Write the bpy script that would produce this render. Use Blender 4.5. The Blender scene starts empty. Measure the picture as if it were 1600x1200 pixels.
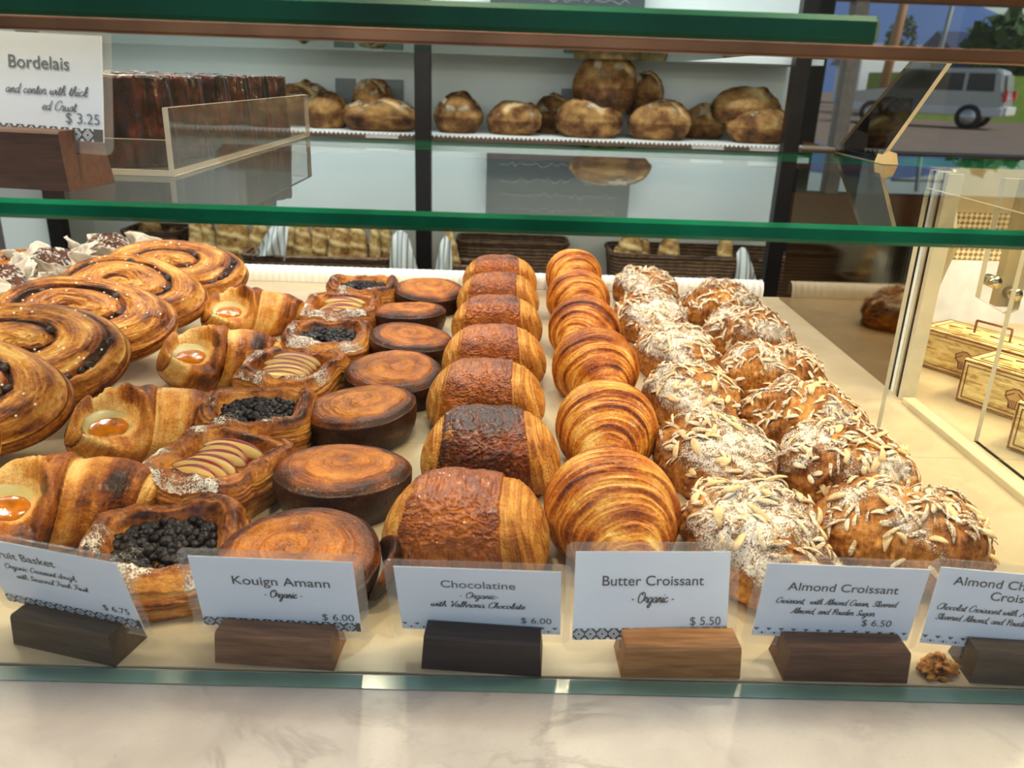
import bpy, bmesh, math, random
import numpy as np
from mathutils import Matrix, Vector, Euler
PI = math.pi
S = bpy.context.scene
COL = S.collection

# ------------------------------------------------------------------ camera
def nrx(a): c, s = math.cos(a), math.sin(a); return np.array([[1, 0, 0], [0, c, -s], [0, s, c]])
def nrz(a): c, s = math.cos(a), math.sin(a); return np.array([[c, -s, 0], [s, c, 0], [0, 0, 1]])
PITCH, ROLL, YAW = math.radians(20.6), math.radians(2.0), math.radians(-0.9)
cd = bpy.data.cameras.new('camera')
cam = bpy.data.objects.new('camera', cd); COL.objects.link(cam)
cd.sensor_width = 36.0; cd.lens = 28.8; cd.clip_start = 0.02; cd.clip_end = 400
cam.matrix_world = Matrix.Translation((0, 0, .32)) @ Matrix((nrz(YAW) @ nrx(PI/2 - PITCH) @ nrz(ROLL)).tolist()).to_4x4()
cd.dof.use_dof = True; cd.dof.focus_distance = 0.66; cd.dof.aperture_fstop = 12.0
S.camera = cam
# ------------------------------------------------------------------ world, sun, lights, exposure
W = bpy.data.worlds.new('daylight_sky'); S.world = W; W.use_nodes = True
wn = W.node_tree.nodes; wn.clear()
sky = wn.new('ShaderNodeTexSky'); sky.sky_type = 'NISHITA'; sky.sun_disc = False
sky.sun_elevation = math.radians(42); sky.sun_rotation = math.radians(120); sky.air_density = 1.2
bg = wn.new('ShaderNodeBackground'); bg.inputs[1].default_value = 0.10
wo = wn.new('ShaderNodeOutputWorld')
W.node_tree.links.new(sky.outputs[0], bg.inputs[0]); W.node_tree.links.new(bg.outputs[0], wo.inputs[0])
def light(name, kind, loc, direction, energy, color, size=None, size_y=None, spread=None):
    l = bpy.data.lights.new(name, kind); l.energy = energy; l.color = color
    if kind == 'AREA':
        l.shape = 'RECTANGLE'; l.size = size; l.size_y = size_y
        if spread: l.spread = spread
    o = bpy.data.objects.new(name, l); COL.objects.link(o); o.location = loc
    o.rotation_euler = Vector(direction).to_track_quat('-Z', 'Y').to_euler()
    return o
sun = light('sun', 'SUN', (5, -3, 8), (-.75, .35, -.75), 2.6, (1, .93, .82)); sun.data.angle = math.radians(.6)
light('storefront_daylight', 'AREA', (-.3, -2.3, 1.0), (.05, 1, -.22), 20, (.60, .78, 1.0), 2.0, .9)
for k in range(5):      # two rows of small LED lamps under the top of the case
    light('case_lamp', 'AREA', (-1.0+.32*k, .45, .64), (0.05, .25, -1), 2.0, (1.0, .83, .58), .035, .035)
    light('case_lamp', 'AREA', (-.84+.32*k, 1.05, .64), (.05, -.16, -1), 1.35, (1.0, .83, .58), .035, .035)
light('cake_case_light', 'AREA', (.80, .78, .50), (-.05, .05, -1), 9.5, (1.0, .80, .46), .6, .05)
light('bread_wall_light', 'AREA', (-.3, 1.55, 1.7), (0, .72, -1), 42, (.95, 1.0, 1.0), 2.6, .3)
S.view_settings.view_transform = 'Standard'; S.view_settings.look = 'None'
S.view_settings.gamma = 1; S.view_settings.use_curve_mapping = False
S.view_settings.exposure = -0.10
S.cycles.transparent_max_bounces = 24

# ------------------------------------------------------------------ helpers: materials
def srgb(r, g, b):
    f = lambda c: (c/255/12.92) if c/255 <= .04045 else ((c/255+.055)/1.055)**2.4
    return (f(r), f(g), f(b), 1)
class NT:
    def __init__(s, name):
        s.m = bpy.data.materials.new(name); s.m.use_nodes = True; s.t = s.m.node_tree; s.n = s.t.nodes; s.n.clear()
        s.out = s.n.new('ShaderNodeOutputMaterial')
    def add(s, typ, **kw):
        n = s.n.new(typ)
        for k, v in kw.items():
            if k.startswith('i_'):
                key = k[2:].replace('_', ' ')
                key = int(key) if key.isdigit() else key
                s.setin(n, key, v)
            else: setattr(n, k, v)
        return n
    def setin(s, n, key, v):
        sock = n.inputs[key]
        if isinstance(v, bpy.types.NodeSocket): s.t.links.new(v, sock)
        else: sock.default_value = v
    def coord(s, scale=None, kind='Object'):
        c = s.add('ShaderNodeTexCoord').outputs[kind]
        if scale is None: return c
        return s.add('ShaderNodeMapping', i_Vector=c, i_Scale=scale).outputs[0]
    def noise(s, vec, scale, detail=3, rough=.55, dist=0.0):
        return s.add('ShaderNodeTexNoise', i_Vector=vec, i_Scale=scale, i_Detail=detail, i_Roughness=rough, i_Distortion=dist).outputs[0]
    def math(s, op, a, b=0.0, c=0.0, clamp=False):
        return s.add('ShaderNodeMath', operation=op, use_clamp=clamp, i_0=a, i_1=b, i_2=c).outputs[0]
    def ramp(s, fac, stops, interp='LINEAR'):
        r = s.add('ShaderNodeValToRGB', i_Fac=fac); e = r.color_ramp.elements; r.color_ramp.interpolation = interp
        e[0].position, e[0].color = stops[0]; e[1].position, e[1].color = stops[-1]
        for p, c in stops[1:-1]:
            k = e.new(p); k.color = c
        return r.outputs[0]
    def mix(s, fac, a, b):
        m = s.add('ShaderNodeMix', data_type='RGBA')
        s.setin(m, 0, fac); s.setin(m, 6, a); s.setin(m, 7, b)
        return m.outputs[2]
    def bump(s, h, strength, dist):
        return s.add('ShaderNodeBump', i_Height=h, i_Strength=strength, i_Distance=dist).outputs[0]
    def pbsdf(s, **kw):
        p = s.add('ShaderNodeBsdfPrincipled')
        for k, v in kw.items(): s.setin(p, k.replace('_', ' '), v)
        s.t.links.new(p.outputs[0], s.out.inputs[0])
        return s.m
MATS = {}
def plain(name, col, rough=.5, metal=0, vary=.12, scale=30, bumpd=0, coat=0):
    if name in MATS: return MATS[name]
    t = NT(name); v = t.coord(); n = t.noise(v, scale, 4)
    dark = tuple(c*(1-vary) for c in col[:3])+(1,); lite = tuple(min(1, c*(1+vary)) for c in col[:3])+(1,)
    kw = dict(Base_Color=t.ramp(n, [(.3, dark), (.7, lite)]), Roughness=rough, Metallic=metal)
    if bumpd: kw['Normal'] = t.bump(n, .6, bumpd)
    if coat: kw['Coat_Weight'] = coat; kw['Coat_Roughness'] = .12
    MATS[name] = t.pbsdf(**kw); return MATS[name]

PALE, GOLD, MIDB, DEEP, BURN = srgb(236, 190, 120), srgb(215, 145, 62), srgb(176, 96, 34), srgb(116, 55, 20), srgb(58, 26, 14)
def pastry(name, stops, rough=.42, coat=.25, bumpd=.0005, mott=.28, fine=240, sugarcol=srgb(246, 238, 228), coatrough=.16, layer=.9, freq=820, blister=300, run=52):
    """Baked dough: browning by 'bake', thin layers along 'lam' (metres across the layers), sugar dusting by 'sugar'."""
    t = NT(name); v = t.coord()
    A = lambda k: t.add('ShaderNodeAttribute', attribute_name=k).outputs['Fac']
    at, sg, lam = A('bake'), A('sugar'), A('lam')
    sep = t.add('ShaderNodeSeparateXYZ', i_0=v)
    lv = t.add('ShaderNodeCombineXYZ', i_0=t.math('MULTIPLY', lam, freq), i_1=t.math('MULTIPLY', t.math('ADD', sep.outputs[0], sep.outputs[2]), run), i_2=t.math('MULTIPLY', sep.outputs[1], run*.8)).outputs[0]
    nl = t.noise(lv, 1.0, 3, .62)
    n1 = t.noise(v, 45, 4); n2 = t.noise(v, fine, 3); n3 = t.noise(v, 900, 2)
    f = t.math('ADD', at, t.math('MULTIPLY', t.math('SUBTRACT', n1, .5), mott*1.6))
    f = t.math('ADD', f, t.math('MULTIPLY', t.math('SUBTRACT', n2, .5), mott))
    f = t.math('ADD', f, t.math('MULTIPLY', t.math('SUBTRACT', nl, .5), layer), clamp=True)
    vo = t.add('ShaderNodeTexVoronoi', i_Vector=v, i_Scale=blister).outputs[0]; bl = t.math('SUBTRACT', 1.0, vo, clamp=True)
    f = t.math('ADD', f, t.math('MULTIPLY', t.math('SUBTRACT', bl, .45), .16), clamp=True)
    f = t.math('ADD', t.math('MULTIPLY', t.math('SUBTRACT', f, .5), 1.18), .53, clamp=True)
    col = t.ramp(f, stops)
    g = t.noise(v, 700, 2, .7); g2 = t.noise(v, 2000, 1, .6); g3 = t.noise(v, 170, 3, .6)
    gg = t.math('ADD', t.math('ADD', t.math('MULTIPLY', g, .50), t.math('MULTIPLY', g2, .27)), t.math('MULTIPLY', g3, .23))
    mask = t.add('ShaderNodeMapRange', i_0=t.math('SUBTRACT', gg, t.math('SUBTRACT', .74, t.math('MULTIPLY', sg, .46))), i_1=0.0, i_2=.07).outputs[0]
    mask = t.math('MULTIPLY', mask, t.math('GREATER_THAN', sg, .02))
    col = t.mix(t.math('MULTIPLY', mask, .93), col, sugarcol)
    rg = t.math('MAXIMUM', t.math('ADD', rough, t.math('MULTIPLY', t.math('SUBTRACT', n3, .5), .3)), t.math('MULTIPLY', mask, .9))
    ct = t.math('MULTIPLY', t.math('SUBTRACT', 1.0, mask), coat)
    h = t.math('ADD', t.math('ADD', t.math('MULTIPLY', n2, .6), t.math('ADD', t.math('MULTIPLY', n3, .3), t.math('MULTIPLY', bl, .35))), t.math('ADD', t.math('MULTIPLY', mask, .5), t.math('MULTIPLY', nl, min(1.2, layer*1.1))))
    return t.pbsdf(Base_Color=col, Roughness=rg, Specular_IOR_Level=.26, Coat_Weight=ct, Coat_Roughness=coatrough, Coat_IOR=1.42, Normal=t.bump(h, .9, bumpd), Coat_Normal=t.bump(t.math('ADD', t.noise(v, 260, 2, .4), t.math('MULTIPLY', nl, layer*.4)), .7, bumpd*.55))
M = {}
M['croissant'] = pastry('croissant_crust', [(0, srgb(240, 200, 120)), (.25, srgb(222, 156, 64)), (.5, srgb(184, 98, 22)), (.75, srgb(122, 52, 9)), (1, srgb(62, 26, 6))], rough=.42, coat=.35, layer=.95, freq=430, bumpd=.0016, mott=.2, fine=160, coatrough=.14, blister=420, run=24)
M['chocolatine'] = pastry('chocolatine_crust', [(0, srgb(232, 186, 112)), (.3, srgb(206, 142, 62)), (.65, srgb(156, 88, 28)), (1, srgb(88, 42, 14))], rough=.55, coat=.08, layer=.42, freq=420, bumpd=.0020, blister=420)
M['glaze'] = pastry('glazed_crust', [(0, srgb(212, 138, 44)), (.4, srgb(172, 90, 18)), (.75, srgb(116, 50, 8)), (1, srgb(60, 23, 5))], rough=.4, coat=.85, bumpd=.0012, fine=140, coatrough=.09, layer=0, mott=.22)
M['kouign'] = pastry('caramelised_crust', [(0, srgb(222, 156, 62)), (.3, srgb(190, 112, 30)), (.58, srgb(130, 64, 15)), (.8, srgb(62, 27, 9)), (1, srgb(28, 12, 7))], rough=.42, coat=.25, mott=.15, layer=.14, freq=330, bumpd=.0012, fine=150, coatrough=.14, blister=500)
M['almond'] = pastry('almond_crust', [(0, srgb(232, 182, 108)), (.35, srgb(196, 132, 62)), (.65, srgb(142, 82, 30)), (.9, srgb(78, 38, 14)), (1, srgb(46, 22, 10))], rough=.6, coat=.05, bumpd=.0018, layer=.55, freq=380)
M['danish'] = pastry('danish_crust', [(0, srgb(238, 192, 116)), (.34, srgb(210, 142, 60)), (.64, srgb(158, 88, 28)), (.88, srgb(92, 42, 13)), (1, srgb(46, 20, 9))], rough=.42, coat=.25, layer=.5, freq=380, bumpd=.0016, fine=150, mott=.2, coatrough=.2)
M['wrapcrust'] = pastry('wrapped_dough_crust', [(0, srgb(238, 190, 112)), (.3, srgb(210, 138, 52)), (.58, srgb(160, 86, 24)), (.85, srgb(90, 40, 12)), (1, srgb(46, 20, 9))], rough=.42, coat=.3, layer=.40, freq=560, bumpd=.0018, fine=150, mott=.28, coatrough=.2, blister=420)
M['raisinroll'] = pastry('brioche_crust', [(0, srgb(228, 178, 94)), (.3, srgb(200, 130, 46)), (.6, srgb(144, 76, 20)), (.85, srgb(82, 38, 12)), (1, srgb(44, 20, 10))], rough=.4, coat=.25, coatrough=.14, layer=.7, freq=330, bumpd=.0018, fine=160)
M['chocbun'] = pastry('chocolate_bun_crust', [(0, srgb(112, 64, 40)), (.5, srgb(80, 42, 28)), (1, srgb(40, 20, 15))], rough=.6, coat=0, layer=.2)
M['canele'] = pastry('canele_crust', [(0, srgb(128, 62, 20)), (.4, srgb(74, 32, 12)), (.7, srgb(36, 16, 9)), (1, srgb(16, 8, 6))], rough=.34, coat=.4, layer=0)
M['loaf'] = pastry('sourdough_crust', [(0, srgb(222, 194, 142)), (.35, srgb(176, 134, 78)), (.7, srgb(116, 76, 42)), (1, srgb(54, 34, 24))], rough=.8, coat=0, bumpd=.003, fine=60, mott=.32, sugarcol=srgb(224, 208, 176), layer=0)
M['baguette'] = pastry('baguette_crust', [(0, srgb(218, 194, 138)), (.45, srgb(172, 136, 80)), (.8, srgb(118, 84, 46)), (1, srgb(76, 50, 30))], rough=.8, coat=0, bumpd=.003, fine=60, mott=.5, sugarcol=srgb(214, 200, 172), layer=0)
M['berry'] = pastry('berry_filling', [(0, srgb(26, 10, 20)), (.5, srgb(13, 6, 10)), (1, srgb(7, 4, 6))], rough=.35, coat=.2, layer=0, bumpd=.001, coatrough=.15)
M['raisin'] = plain('raisin_skin', srgb(44, 22, 16), .35, vary=.4, scale=300, bumpd=.001)
M['sugar'] = plain('sugar_grain', srgb(250, 244, 232), .5, vary=.05, scale=300)
M['flake'] = plain('almond_flesh', srgb(222, 194, 150), .7, vary=.3, scale=160)
M['flakelight'] = plain('almond_sliver', srgb(226, 194, 146), .6, vary=.2, scale=200)
M['apricot'] = plain('apricot_jam', srgb(196, 112, 14), .06, vary=.35, scale=150, bumpd=.0008, coat=.8)
M['custard'] = plain('custard_cream', srgb(196, 176, 112), .3, vary=.1, scale=80)
M['apple'] = plain('apple_flesh', srgb(234, 196, 120), .3, vary=.1, scale=60, coat=.4)
M['appleskin'] = plain('apple_skin', srgb(128, 30, 26), .3, vary=.25, scale=90, coat=.4)
M['paper'] = plain('card_paper', srgb(226, 234, 250), .6, vary=.015, scale=20)
M['ink'] = plain('black_ink', srgb(22, 22, 26), .6, vary=.05)
M['greyink'] = plain('slate_ink', srgb(70, 76, 92), .6, vary=.05)
M['tulip'] = plain('baking_paper', srgb(222, 212, 200), .75, vary=.04, scale=40, bumpd=.001)
M['steel'] = plain('dark_steel', srgb(34, 30, 30), .4, .6, vary=.2, scale=14)
M['greenedge'] = plain('green_glass_edge', srgb(14, 96, 66), .15, vary=.55, scale=11, coat=.3)
M['shadededge'] = plain('shaded_green_glass_edge', srgb(3, 78, 54), .5, vary=.5, scale=9)  # same glass as the middle shelf edge, with its shade put into the colour
M['paleedge'] = plain('teal_glass_edge', srgb(116, 146, 138), .15, vary=.12, scale=14, coat=.5)
M['acedge'] = plain('acrylic_edge', srgb(206, 196, 168), .3, vary=.1, scale=20)
M['wallwhite'] = plain('white_wall_paint', srgb(226, 236, 234), .6, vary=.03, scale=3)
M['shelfwhite'] = plain('white_shelf_paint', srgb(232, 240, 238), .5, vary=.03, scale=3)
M['plaque'] = plain('slate_grey_plate', srgb(116, 124, 124), .5, .3, vary=.1, scale=60)
M['copper'] = plain('bronze_rail', srgb(120, 78, 52), .35, .8, vary=.4, scale=18)
M['trayedge'] = plain('clear_tray_edge', srgb(176, 168, 154), .25, vary=.1)
M['bolt'] = plain('brushed_bolt', srgb(200, 190, 160), .2, 1.0, vary=.1)
M['floor'] = plain('floor_concrete', srgb(120, 112, 104), .6, vary=.12, scale=4)
M['dark'] = plain('dark_panel', srgb(38, 34, 32), .55, vary=.2, scale=6)
M['beadmat'] = plain('clear_bead_strip', srgb(245, 245, 240), .1, vary=.05, scale=60, coat=1)
M['towel'] = None
def glass(name, tint=(.975, .99, .982, 1), ior=1.5, rough=0.0, haze=None):
    t = NT(name)
    fr = t.add('ShaderNodeFresnel', i_IOR=ior).outputs[0]
    fr = t.math('MULTIPLY', fr, t.math('SUBTRACT', 1.0, t.add('ShaderNodeNewGeometry').outputs['Backfacing']))
    tr = t.add('ShaderNodeBsdfTransparent', i_Color=tint)
    gl = t.add('ShaderNodeBsdfGlossy', i_Roughness=rough)
    base = tr.outputs[0]
    if haze:
        df = t.add('ShaderNodeBsdfDiffuse', i_Color=haze[1])
        mh = t.add('ShaderNodeMixShader', i_Fac=haze[0], i_1=base, i_2=df.outputs[0]); base = mh.outputs[0]
    mx = t.add('ShaderNodeMixShader', i_Fac=fr, i_1=base, i_2=gl.outputs[0])
    t.t.links.new(mx.outputs[0], t.out.inputs[0]); return t.m
M['glass'] = glass('clear_glass')
M['frontglass'] = glass('front_pane_glass', (.985, .993, .99, 1), 1.24)
M['acrylic'] = glass('clear_acrylic', (.965, .96, .95, 1), 1.45, .02, (.035, (.8, .78, .74, 1)))
M['laminate'] = glass('clear_laminate', (.99, .985, .975, 1), 1.4, .08, (.11, (.80, .74, .68, 1)))
M['creamacrylic'] = glass('warm_frosted_acrylic', (.95, .90, .72, 1), 1.3, .1, (.58, (.92, .82, .56, 1)))
def wood(name, a, b, scale=(8, 90, 60)):
    t = NT(name); v = t.coord(scale); n = t.noise(v, 3.0, 5, .6, .8); n2 = t.noise(t.coord((20, 500, 400)), 2.0, 3)
    f = t.math('ADD', t.math('MULTIPLY', n, .75), t.math('MULTIPLY', n2, .25))
    return t.pbsdf(Base_Color=t.ramp(f, [(.33, a), (.66, b)]), Roughness=.55, Normal=t.bump(n2, .3, .0004))
M['walnut'] = wood('walnut_wood', srgb(66, 42, 30), srgb(112, 74, 52))
M['walnutgrey'] = wood('greyed_walnut_wood', srgb(62, 50, 40), srgb(96, 78, 60))
M['espresso'] = wood('espresso_wood', srgb(34, 24, 22), srgb(62, 44, 40))
M['oak'] = wood('oak_wood', srgb(120, 76, 40), srgb(182, 126, 74))
M['brownwood'] = wood('brown_walnut_wood', srgb(92, 60, 42), srgb(148, 104, 74))
M['umber'] = wood('umber_wood', srgb(64, 38, 28), srgb(98, 62, 46))
M['shelfwood'] = wood('shelf_front_wood', srgb(88, 66, 54), srgb(134, 104, 86), (3, 20, 60))
def marble(name, base, vein, spots, veinw=.5, scale=5):
    t = NT(name); v = t.coord()
    n = t.noise(v, scale, 6, .6, 1.2); sp = t.noise(v, 420, 2); cl = t.noise(v, scale*1.7, 4)
    vv = t.math('ABSOLUTE', t.math('SUBTRACT', n, .5))
    vf = t.add('ShaderNodeMapRange', i_0=vv, i_1=0.0, i_2=.025, i_3=1.0, i_4=0.0).outputs[0]
    vf = t.math('MULTIPLY', vf, t.add('ShaderNodeMapRange', i_0=cl, i_1=.46, i_2=.66, i_3=0.0, i_4=veinw).outputs[0])
    c = t.mix(vf, base, vein)
    c = t.mix(t.add('ShaderNodeMapRange', i_0=sp, i_1=.62, i_2=.72, i_3=0.0, i_4=.35).outputs[0], c, spots)
    mo = t.add('ShaderNodeMapRange', i_0=t.noise(v, scale*3.2, 5, .6, .5), i_1=.40, i_2=.68, i_3=0.0, i_4=.55).outputs[0]
    c = t.mix(mo, c, spots)
    return t.pbsdf(Base_Color=c, Roughness=.32)
M['deck'] = marble('cream_marble', srgb(194, 177, 148), srgb(160, 136, 102), srgb(174, 152, 120), .5, 7)
M['counter'] = marble('grey_veined_marble', srgb(200, 190, 184), srgb(140, 128, 122), srgb(172, 160, 155), .75, 6)
M['backdeck'] = M['deck']

for k_ in ('shadededge', 'greenedge'):
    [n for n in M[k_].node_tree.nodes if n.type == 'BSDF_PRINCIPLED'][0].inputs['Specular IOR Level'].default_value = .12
# ------------------------------------------------------------------ helpers: noise + meshes
RNG = np.random.RandomState(7); PERM = RNG.permutation(4096); VALS = RNG.rand(4096)
def vnoise(p, seed=0):
    p = np.asarray(p, float); i = np.floor(p).astype(int); f = p - i; f = f*f*(3-2*f)
    def h(a, b, c): return VALS[PERM[(PERM[(PERM[(a+seed*131) & 4095]+b) & 4095]+c) & 4095]]
    x, y, z = i[..., 0], i[..., 1], i[..., 2]; fx, fy, fz = f[..., 0], f[..., 1], f[..., 2]
    def l(a, b, t): return a+(b-a)*t
    return l(l(l(h(x, y, z), h(x+1, y, z), fx), l(h(x, y+1, z), h(x+1, y+1, z), fx), fy),
             l(l(h(x, y, z+1), h(x+1, y, z+1), fx), l(h(x, y+1, z+1), h(x+1, y+1, z+1), fx), fy), fz)*2-1
def fbm(p, seed=0, o=4):
    a, s, r = .5, 0, 0
    p = np.asarray(p, float)
    for k in range(o):
        r = r + a*vnoise(p*(2**k), seed+k); a *= .5
    return r
def st(*a): return np.stack(np.broadcast_arrays(*a), -1)
def sm(a, b, x): t = np.clip((x-a)/(b-a), 0, 1); return t*t*(3-2*t)
def mesh(name, V, F, smooth=True, attrs=None):
    me = bpy.data.meshes.new(name); V = np.asarray(V, np.float32).reshape(-1, 3)
    if isinstance(F, np.ndarray):
        n, k = F.shape
        me.vertices.add(len(V)); me.vertices.foreach_set('co', V.ravel())
        me.loops.add(n*k); me.loops.foreach_set('vertex_index', F.astype(np.int32).ravel())
        me.polygons.add(n); me.polygons.foreach_set('loop_start', np.arange(0, n*k, k, dtype=np.int32))
    else:
        me.from_pydata(V.tolist(), [], F)
    me.update(calc_edges=True); me.validate()
    if smooth: me.polygons.foreach_set('use_smooth', np.ones(len(me.polygons), bool))
    for k, v in (attrs or {}).items():
        a = me.attributes.new(k, 'FLOAT', 'POINT'); a.data.foreach_set('value', np.asarray(v, np.float32).ravel())
    return me
def gridf(n, m, wrap_m=True):
    i, j = np.meshgrid(np.arange(n-1), np.arange(m if wrap_m else m-1), indexing='ij'); j2 = (j+1) % m
    return np.stack([i*m+j, i*m+j2, (i+1)*m+j2, (i+1)*m+j], -1).reshape(-1, 4)
def link(name, me, m=None, parent=None, loc=None, rot=None):
    o = bpy.data.objects.new(name, me); COL.objects.link(o)
    if m is not None and not len(me.materials): me.materials.append(m)
    if parent: o.parent = parent
    if loc is not None: o.location = loc
    if rot is not None: o.rotation_euler = rot
    return o
def empty(name, loc=(0, 0, 0), rot=(0, 0, 0)):
    o = bpy.data.objects.new(name, None); COL.objects.link(o); o.location = loc; o.rotation_euler = rot; o.empty_display_size = .02
    return o
def tag(o, label, cat, group=None, kind=None):
    o['label'] = label; o['category'] = cat
    if group: o['group'] = group
    if kind: o['kind'] = kind
    return o
def structure(o): o['kind'] = 'structure'; return o
def clone(o):
    r = o.copy(); COL.objects.link(r)
    for c in list(o.children):
        d = c.copy(); COL.objects.link(d); d.parent = r
        for g in list(c.children):
            e = g.copy(); COL.objects.link(e); e.parent = d
    return r
def boxme(name, dims, bev=0.0, origin=(0, 0, 0), seg=2):
    bm = bmesh.new(); bmesh.ops.create_cube(bm, size=1)
    bmesh.ops.scale(bm, vec=dims, verts=bm.verts)
    if bev: bmesh.ops.bevel(bm, geom=bm.edges[:], offset=bev, segments=seg, affect='EDGES', profile=.5)
    bmesh.ops.translate(bm, vec=origin, verts=bm.verts)
    me = bpy.data.meshes.new(name); bm.to_mesh(me); bm.free(); return me
def box(name, lo, hi, m, parent=None, bev=0.0, seg=2):
    lo, hi = Vector(lo), Vector(hi); c = (lo+hi)/2
    me = boxme(name, hi-lo, bev, (0, 0, 0) if not parent else c, seg)
    o = link(name, me, m, parent)
    if not parent: o.location = c
    return o
def pane(name, lo, hi, mg, me_, axis, parent=None, bev=0):
    """A sheet of glass: big faces clear, thin faces the edge colour."""
    o = box(name, lo, hi, mg, parent, bev, 1); o.data.materials.append(me_)
    for p in o.data.polygons:
        if abs(p.normal[axis]) < .95: p.material_index = 1
    return o
def polymesh(name, pts, vec, m, parent=None, edge=None):
    """A flat outline given a thickness along vec."""
    n = len(pts); V = [Vector(p) for p in pts]+[Vector(p)+Vector(vec) for p in pts]
    F = [list(range(n))[::-1], list(range(n, 2*n))]+[[i, (i+1) % n, n+(i+1) % n, n+i] for i in range(n)]
    me = mesh(name, V, F, smooth=False); o = link(name, me, m, parent)
    bm = bmesh.new(); bm.from_mesh(me); bmesh.ops.recalc_face_normals(bm, faces=bm.faces); bm.to_mesh(me); bm.free()
    if edge:
        me.materials.append(edge)
        for i, p in enumerate(me.polygons): p.material_index = 0 if i < 2 else 1
    return o
def merge(parts):
    """[(V, F quads)] into one array pair."""
    Vs, Fs, b = [], [], 0
    for V, F in parts:
        V = np.asarray(V).reshape(-1, 3); Vs.append(V); Fs.append(np.asarray(F)+b); b += len(V)
    return np.concatenate(Vs), np.concatenate(Fs)
def ball(nu=7, nv=8):
    th = np.linspace(0.02, PI-.02, nu)[:, None]; ph = np.arange(nv)[None]*2*PI/nv
    V = st(np.sin(th)*np.cos(ph), np.sin(th)*np.sin(ph), np.cos(th)+0*ph)
    return V.reshape(-1, 3), gridf(nu, nv)
def cyl_pts(p0, p1, r0, r1=None, n=16):
    r1 = r0 if r1 is None else r1; p0, p1 = np.array(p0, float), np.array(p1, float); d = p1-p0; d /= np.linalg.norm(d)
    a = np.cross(d, [0, 0, 1] if abs(d[2]) < .9 else [1, 0, 0]); a /= np.linalg.norm(a); b = np.cross(d, a)
    t = np.arange(n)*2*PI/n
    ring = lambda p, r: p+r*(np.cos(t)[:, None]*a+np.sin(t)[:, None]*b)
    V = np.concatenate([ring(p0, 1e-5), ring(p0, r0), ring(p1, r1), ring(p1, 1e-5)]); return V, gridf(4, n)
def rotm(e): return np.array(Euler(e).to_matrix())
ORD = ['nearest', 'second', 'third', 'fourth', 'fifth', 'sixth', 'seventh', 'eighth']
CR = nrz(YAW) @ nrx(PI/2 - PITCH) @ nrz(ROLL); CL = np.array([0, 0, .32])
def at(px, py, Y):
    """The point of the vertical plane y = Y that the photograph shows at (px, py)."""
    d = CR @ np.array([(px-800)/1280., -(py-600)/1280., -1.]); return CL + d*(Y/d[1])
# ================================================================== THE SETTING
FZ = -.95
structure(box('floor', (-3, -2.6, FZ-.1), (6, 4.7, FZ), M['floor']))
structure(box('ceiling', (-3, -2.6, 1.9), (6, 4.7, 2.0), M['wallwhite']))
structure(box('wall_back', (-3, 2.62, FZ), (.84, 2.74, 1.9), M['wallwhite']))
structure(box('wall_left', (-3.1, -2.6, FZ), (-3, 2.74, 1.9), M['wallwhite']))
structure(box('wall_right', (6, -2.6, FZ), (6.1, 4.7, 1.9), M['wallwhite']))
structure(box('wall_return', (.72, 2.74, FZ), (.84, 4.6, 1.9), M['dark']))
structure(box('wall_street', (.84, 4.6, FZ), (6, 4.7, -.03), M['dark']))
structure(box('trim_1', (.84, 4.58, .74), (6, 4.72, 1.0), plain('orange_wood_beam', srgb(170, 96, 40), .5)))
structure(box('wall_header', (.84, 4.6, 1.0), (6, 4.7, 1.9), M['dark']))
structure(box('trim_2', (.84, 4.54, -.03), (6, 4.72, 0), M['shelfwood']))
structure(box('trim_3', (-1.39, 2.28, FZ), (-1.255, 2.36, 1.5), M['shelfwhite']))
structure(box('trim_4', (-2.4, 2.3, FZ), (-1.39, 2.34, 1.9), plain('mauve_grey_panel', srgb(120, 112, 116), .6)))
wf = empty('window_1'); wf['kind'] = 'structure'
pane('pane', (.9, 4.64, 0), (5.9, 4.655, .74), M['glass'], M['paleedge'], 1, wf)
for x, w, mm in ((1.60, .12, 'dark'), (1.80, .07, 'acedge'), (3.4, .07, 'dark')):
    box('mullion', (x-w/2, 4.6, 0), (x+w/2, 4.69, .74), M[mm] if mm != 'acedge' else plain('cream_post_paint', srgb(206, 190, 176), .5), wf)
tag(box('dark_interior_block', (.90, 4.3, FZ), (1.46, 4.52, .95), M['dark'], bev=.01), 'tall added dark block for the dark interior beside the street window', 'cabinet')  # added dark block standing in for the black interior beside the window
# --- counter and display case
tag(box('marble_counter', (-1.3, .10, -.03), (1.3, .379, -.0005), M['counter'], bev=.002), 'grey veined marble counter ledge in front of the glass pane', 'counter')
dk = empty('display_deck', (0, 0, 0)); tag(dk, 'cream marble display deck carrying all the rows of pastries', 'display deck')
box('marble_slab', (-1.3, .3795, -.03), (1.3, .689, 0), M['deck'], dk); box('marble_slab', (-1.3, .6895, -.03), (1.3, 1.285, 0), M['deck'], dk)
tag(box('counter_cabinet', (-1.3, .14, FZ), (1.3, 1.285, -.0305), M['dark']), 'dark cabinet body under the marble deck and counter', 'cabinet')
tag(pane('front_pane', (-1.3, .3655, 0), (1.3, .3765, .46), M['frontglass'], M['paleedge'], 1), 'clear front glass pane standing on the counter with a teal bottom edge', 'glass pane')
sh = empty('glass_shelf', (0, .66, .249)); tag(sh, 'middle glass shelf with dark green edge carrying the fluted cakes', 'glass shelf')
pane('shelf_pane', (-1.3, -.24, -.005), (.95, .24, .005), M['glass'], M['greenedge'], 2, sh, .0022)
sh2 = empty('glass_shelf', (0, .66, .345)); tag(sh2, 'upper glass shelf with thick green edge along the top of the picture', 'glass shelf')
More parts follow.
